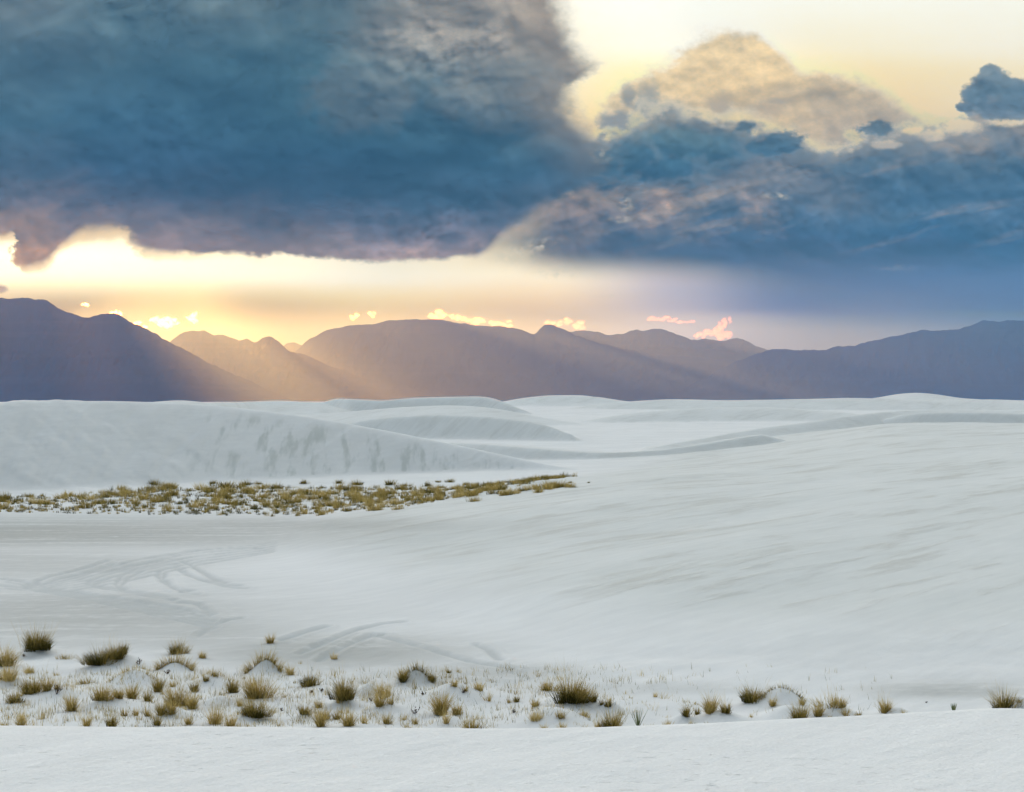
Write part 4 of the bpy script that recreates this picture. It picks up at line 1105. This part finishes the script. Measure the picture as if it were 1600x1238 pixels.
for q in ((217, 1038, 18, 11, 'blackish dead herb right of the crescent hummock'), (37, 1028, 14, 7, 'black twiggy scrap in front of the largest round tussock'),
          (89, 1086, 9, 17, 'dark upright dead stem at the right of the olive clump'), (262, 1053, 14, 9, 'dark red twigs under the grass skirt hummock'),
          (486, 1084, 12, 9, 'black dead twigs just under the compact dome tussock'), (503, 1082, 14, 9, 'black dead twigs left of the bulky dark centred tussock'),
          (661, 1087, 13, 7, 'bare forked twig lying below the smooth grey hummock'), (724, 1083, 10, 7, 'purplish dead herb in the scattered row'),
          (803, 1114, 8, 8, 'dark little herb by the left of the straw patch'), (648, 1115, 7, 14, 'thin dark stem left of the tall rich golden tussock'),
          (440, 1112, 12, 8, 'scattered dark scraps left of the low dark tussock'), (1447, 1098, 5, 4, 'tiny dark speck of herb on open sand left of the green yucca'),
          (580, 1097, 9, 8, 'dark scrap of herb between the bulky tussock and the sandy pink one')):
    herb(*q)

# dry stubble between the tussocks: nobody could count it
st = Blades()
for _ in range(1500):
    px_ = random.uniform(0, 980) if random.random() < .93 else random.uniform(980, 1400)
    py_ = random.uniform(1046, 1136)
    d_ = EYE * F / (py_ - HY)
    st_x, st_y = (px_ - 800) / F * d_, d_
    st.v  # gather positions first
    for _k in range(random.randint(1, 4)):
        st.blade((st_x + random.gauss(0, .04), st_y + random.gauss(0, .05), 0), random.uniform(0, 6.28), random.uniform(0, .6), random.uniform(.05, .22), .007, .3, dryf(.15, .8, .15), 2)
for _ in range(520):
    px_ = random.betavariate(1.1, 2.0) * 1150; py_ = random.uniform(1050, 1138)
    d_ = EYE * F / (py_ - HY); st_x, st_y = (px_ - 800) / F * d_, d_
    hh_, lo_ = random.uniform(.08, .26), random.uniform(.4, .8)
    sp_ = random.uniform(.03, .12)
    for _k in range(random.randint(6, 22)):
        st.blade((st_x + random.gauss(0, sp_), st_y + random.gauss(0, sp_), 0), random.uniform(0, 6.28), abs(random.gauss(.1, .35)), hh_ * random.uniform(.4, 1.1), .007, .5, dryf(lo_ - .15, lo_ + .15, .25), 2)
me = st.mesh('dry_stubble', GRASS)
cv = np.zeros(len(me.vertices) * 3, np.float32); me.vertices.foreach_get('co', cv); cv = cv.reshape(-1, 3)
cv[:, 2] += terrain(cv[:, 0].astype(float), cv[:, 1].astype(float))[0] - .01
me.vertices.foreach_set('co', cv.ravel())
o = link('dry_stubble', me); o['kind'] = 'stuff'; o['label'] = 'thin dry stubble and sprigs scattered on white sand between the tussocks'; o['category'] = 'stubble'

# ------------------------------------------------------------------ the far band of grass at the foot of the steep dune
def far_mesh(name, kind, w, h, n):
    look, cs, core, dens, spread = LOOK[kind]
    b = Blades()
    fill(b, int(n * (1 - cs)), w, h, look, .020); fill(b, int(n * cs), w, h, core, .024, core=True)
    return b.mesh(name, GRASS)
FG = [far_mesh('grass_tussock', ('gold', 'gold', 'olive', 'gold', 'pale', 'gold', 'dome', 'olive', 'gold', 'red', 'gold', 'olive')[k_], 1.0, .52, 150) for k_ in range(12)]
FD = [far_mesh('saltbush', 'dome', 1.0, .5, 210) for _ in range(5)]
def far_place(name, me, px, py, w, h, y0=88.0, y1=150.0):
    x, y, z = ray_to_ground(px, py, y0, y1)
    o = link(name, me); o.location = (x, y, z - .02); k = y / F
    o.rotation_euler = (0, 0, random.uniform(0, 6.28)); o.scale = (w * k * 1.3, w * k * 1.3, h * k / .5 * 1.25)
    return o
BUSH = [(240, 758, 26, 13, 'dark flat-topped bush highest on the band below the streaked dune face'), (333, 756, 13, 8, 'small dark bush first right of the flat-topped bush'),
        (352, 762, 36, 14, 'wide two-toned bush at the back of the band'), (385, 758, 23, 10, 'greyish open bush right of the wide two-toned bush'), (404, 757, 14, 7, 'little dark bush next to the greyish open bush'),
        (432, 763, 32, 12, 'long golden brown bush with a dark right end'), (475, 756, 15, 9, 'pointed dark bush alone against the dune foot'), (530, 756, 15, 9, 'second pointed dark bush alone against the dune foot'),
        (558, 758, 28, 10, 'long low dark bush right of the second pointed bush'), (608, 757, 22, 10, 'dark rounded bush under the dark patch of the dune face'), (632, 760, 16, 8, 'olive bush just right of the dark rounded bush'),
        (668, 760, 14, 11, 'dark square bush near the middle of the back row'), (684, 754, 13, 5, 'flat black bush behind the dark square bush'), (688, 763, 17, 7, 'twiggy arched bush in front of the dark square bush'),
        (705, 754, 16, 9, 'dark bush with one stem sticking up'), (728, 758, 16, 8, 'golden topped bush right of the bush with a stem'), (741, 764, 18, 9, 'dull dark bush below the golden topped bush'),
        (762, 759, 14, 8, 'last dark bush of the back row before a gap'), (815, 768, 13, 10, 'dark upright bush against the whaleback dune edge'), (840, 766, 14, 10, 'dark bush right of the upright one at the whaleback edge'),
        (863, 759, 20, 11, 'roundest dark bush near the right tip of the band'), (891, 755, 9, 5, 'small dark bush near the right tip of the band'), (920, 755, 6, 4, 'tiny last bush at the right tip of the band'),
        (8, 780, 26, 15, 'dark bush cut by the left edge at the start of the band'), (46, 777, 22, 9, 'low brown bush near the left edge of the band'), (205, 771, 12, 9, 'dark bush inside the left part of the band'),
        (220, 778, 10, 8, 'black bush inside the left part of the band, lower'), (503, 792, 14, 12, 'dark bush standing out in the middle of the golden band'), (580, 794, 12, 10, 'dark bush low in the middle of the golden band')]
for i, (px_, py_, w_, h_, lb) in enumerate(BUSH):
    o = far_place('saltbush', FD[i % 5], px_, py_, w_, h_)
    o['label'] = lb; o['category'] = 'bush'; o['group'] = 'dark bushes in the far grass band'
cand = []
while len(cand) < 760:
    px_ = random.uniform(-30, 900)
    top = np.interp(px_, [-30, 100, 200, 300, 600, 900], [781, 775, 763, 760, 764, 760])
    botm = np.interp(px_, [-30, 300, 500, 650, 900], [798, 804, 806, 804, 762])
    v = random.random() ** .85
    py_ = top + (botm - top) * v
    dens_ = np.interp(v, [0, .2, .7, 1], [.8, 1, .8, .22]) * np.interp(px_, [-30, 100, 200, 330, 700, 900], [.45, .5, .8, 1, 1, .8])
    if random.random() < dens_: cand.append((px_, py_, random.uniform(7, 25) * (1.15 - .3 * v), random.uniform(6, 14)))
cand.sort(key=lambda q: -q[2] * q[3])
SHORT = ['flat-topped dark bush', 'first small dark bush', 'wide two-toned bush', 'greyish open bush', 'little dark bush', 'long golden brown bush', 'first pointed dark bush',
         'second pointed dark bush', 'long low dark bush', 'dark rounded bush', 'olive bush', 'dark square bush', 'flat black bush', 'twiggy arched bush', 'dark bush with a stem',
         'golden topped bush', 'dull dark bush', 'last dark back-row bush', 'dark bush at the whaleback edge', 'second bush at the whaleback edge', 'roundest dark bush near the right tip', 'small dark bush near the right tip',
         'tiny last bush at the right tip', 'bush cut by the left edge', 'low brown bush near the left edge', 'dark bush inside the left part', 'black bush inside the left part', 'dark bush amid the golden band', 'low dark bush amid the golden band']
used_labels = set()
def far_label(px_, py_, area):
    size = 'large' if area > 175 else 'middling' if area > 135 else 'small'
    order = sorted(range(len(BUSH)), key=lambda i: math.hypot(BUSH[i][0] - px_, (BUSH[i][1] - py_) * 2.5))
    for i in order[:6]:
        ddx, ddy = px_ - BUSH[i][0], py_ - BUSH[i][1]
        far_ = 'just ' if math.hypot(ddx, ddy * 2) < 34 else 'well '
        if abs(ddx) < 14: rel = 'in front of' if ddy > 0 else 'behind'
        else: rel = ('left of' if ddx < 0 else 'right of') if abs(ddy) < 9 else ('front left of' if ddx < 0 else 'front right of') if ddy > 0 else ('back left of' if ddx < 0 else 'back right of')
        lb = '%s far band tussock %s%s the %s' % (size, far_, rel, SHORT[i])
        if lb not in used_labels:
            used_labels.add(lb); return lb
    return 'small grass tussock crowded in the far band below the steep dune'
FG_GROUP = 'golden tussocks crowded in the far grass band'
n_ind = 150
for i, (px_, py_, w_, h_) in enumerate(cand[:n_ind]):
    o = far_place('grass_tussock', FG[(i * 7) % 12], px_, py_, w_, h_)
    o['label'] = far_label(px_, py_, w_ * h_)
    o['category'] = 'grass'; o['group'] = FG_GROUP
rest = Blades()
pos = []
for (px_, py_, w_, h_) in cand[n_ind:]:
    pos.append((px_, py_, w_ * .8, h_ * .8))
for _ in range(1300): 
    px_ = random.uniform(-30, 880); pos.append((px_, random.uniform(np.interp(px_, [-30, 200, 300, 880], [783, 768, 764, 764]), np.interp(px_, [-30, 500, 650, 880], [800, 808, 806, 764])), random.uniform(3, 11), random.uniform(3, 8)))
ys_ = np.arange(88.0, 150.0, .2)
for (px_, py_, w_, h_) in pos:
    d_ = min(EYE * F / (py_ - HY), 140); x_ = (px_ - 800) / F * d_; k = d_ / F
    lk = random.choice(((.4, .7, .3), (.3, .6, .3), (.0, .3, .25), (.05, .4, .3)))
    for _k in range(int(8 + 1.7 * w_)):
        bx, by = random.gauss(0, .24) * w_ * k, random.gauss(0, .24) * w_ * k
        rest.blade((x_ + bx, d_ + by, 0), random.uniform(0, 6.28), abs(random.gauss(.2, .3)), h_ * k * random.uniform(.6, 1.1), .022, .4, dryf(*lk), 2)
me = rest.mesh('far_grass', GRASS)
cv = np.zeros(len(me.vertices) * 3, np.float32); me.vertices.foreach_get('co', cv); cv = cv.reshape(-1, 3)
cv[:, 2] += terrain(cv[:, 0].astype(float), cv[:, 1].astype(float))[0] - .02
me.vertices.foreach_set('co', cv.ravel())
o = link('far_grass', me); o['kind'] = 'stuff'; o['label'] = 'smallest grass and stubble filling the far band'; o['category'] = 'grass'

# ------------------------------------------------------------------ small sunlit clouds over the ridges
def cloud_material():
    m, q = new_mat('sunlit_cloud')
    v = m.node_tree.nodes.new('ShaderNodeVolumePrincipled')
    v.inputs['Color'].default_value = (.86, .95, 1, 1); v.inputs['Density'].default_value = .0075; v.inputs['Anisotropy'].default_value = .86
    o = m.node_tree.nodes.new('ShaderNodeOutputMaterial'); m.node_tree.links.new(v.outputs[0], o.inputs['Volume'])
    return m
CLOUDM = cloud_material()
def cloudlet(puffs, label, seed, dist=20100.0):
    rs = random.Random(seed)
    bm = bmesh.new(); k = dist / F
    cxp = sum(p[0] for p in puffs) / len(puffs); cyp = sum(p[1] for p in puffs) / len(puffs)
    for px_, py_, rx, ry in puffs:
        for _ in range(5):
            ox, oy = rs.gauss(0, .42) * rx, rs.gauss(0, .34) * ry
            r = rs.uniform(.45, .8)
            res = bmesh.ops.create_icosphere(bm, subdivisions=2, radius=1.0)
            for v in res['verts']:
                v.co = Vector((v.co.x * rx * r * k * .8 + (px_ - cxp + ox) * k, v.co.y * ry * r * k * 1.1 + rs.gauss(0, .02), v.co.z * ry * r * k - (py_ - cyp + oy) * k))
    me = bpy.data.meshes.new('cloud'); bm.to_mesh(me); bm.free()
    t = bpy.data.objects.new('cloud', me); COL.objects.link(t)
    md = t.modifiers.new('r', 'REMESH'); md.mode = 'VOXEL'; md.voxel_size = min(p[3] for p in puffs) * k / 5.0
    dg = bpy.context.evaluated_depsgraph_get()
    me2 = bpy.data.meshes.new_from_object(t.evaluated_get(dg))
    bpy.data.objects.remove(t)
    n = len(me2.vertices); cv = np.zeros(n * 3, np.float32); nv = np.zeros(n * 3, np.float32)
    me2.vertices.foreach_get('co', cv); me2.vertices.foreach_get('normal', nv)
    cv = cv.reshape(-1, 3); nv = nv.reshape(-1, 3); w = min(p[3] for p in puffs) * k
    d = fbm((cv[:, 0] + cv[:, 1] * .7) / (w * .7), (cv[:, 2] + cv[:, 1] * .6) / (w * .5), seed, 4, .6)
    cv += nv * (d * w * .8)[:, None]
    me2.vertices.foreach_set('co', cv.ravel()); me2.update()
    me2.name = 'cloud'; me2.materials.clear(); me2.materials.append(CLOUDM)
    o = bpy.data.objects.new('cloud', me2); COL.objects.link(o)
    o.location = ((cxp - 800) / F * dist, dist, EYE + (HY - cyp) / F * dist)
    o['label'] = label; o['category'] = 'cloud'; o['group'] = 'small sunlit clouds along the ridges'
cloudlet([(245, 501, 13, 5), (258, 503, 16, 7), (271, 504, 11, 5)], 'brightest small flat cloud hanging in the dip right of the left mountain shoulder', 101)
cloudlet([(296, 497, 9, 6), (302, 492, 6, 5), (304, 501, 5, 6)], 'ragged little puff just right of the brightest flat cloud', 102)
cloudlet([(176, 489, 9, 4), (187, 492, 8, 5)], 'small glowing cloud caught on the second top of the left mountain shoulder', 103)
cloudlet([(212, 505, 8, 5), (227, 511, 6, 4)], 'twin bright puffs on the falling left mountain slope', 104)
cloudlet([(134, 478, 7, 3)], 'faint wisp above the left mountain shoulder', 105)
cloudlet([(553, 496, 8, 4)], 'left one of two small pale puffs over the central range', 106)
cloudlet([(582, 492, 6, 4)], 'right one of two small pale puffs over the central range', 107)
cloudlet([(676, 493, 11, 7), (692, 492, 14, 7), (712, 496, 14, 6), (732, 500, 12, 5), (752, 502, 14, 6), (772, 505, 13, 5), (788, 508, 10, 4)], 'long bright cloud cap spilling along the crest of the central range', 108)
cloudlet([(862, 505, 11, 5), (880, 504, 13, 6), (898, 508, 13, 6), (910, 511, 8, 4)], 'low bright cloud behind the flat-topped knob', 109)
cloudlet([(1024, 499, 14, 3), (1046, 499, 16, 4), (1066, 503, 14, 3)], 'thin flat pinkish cloud streak above the rounded tops', 110)
cloudlet([(1092, 524, 10, 5), (1108, 520, 12, 7), (1122, 512, 9, 9), (1132, 506, 6, 8), (1128, 524, 11, 8), (1140, 499, 3, 5)], 'wispy pink cloud torn upward from the ridge at centre right', 111)
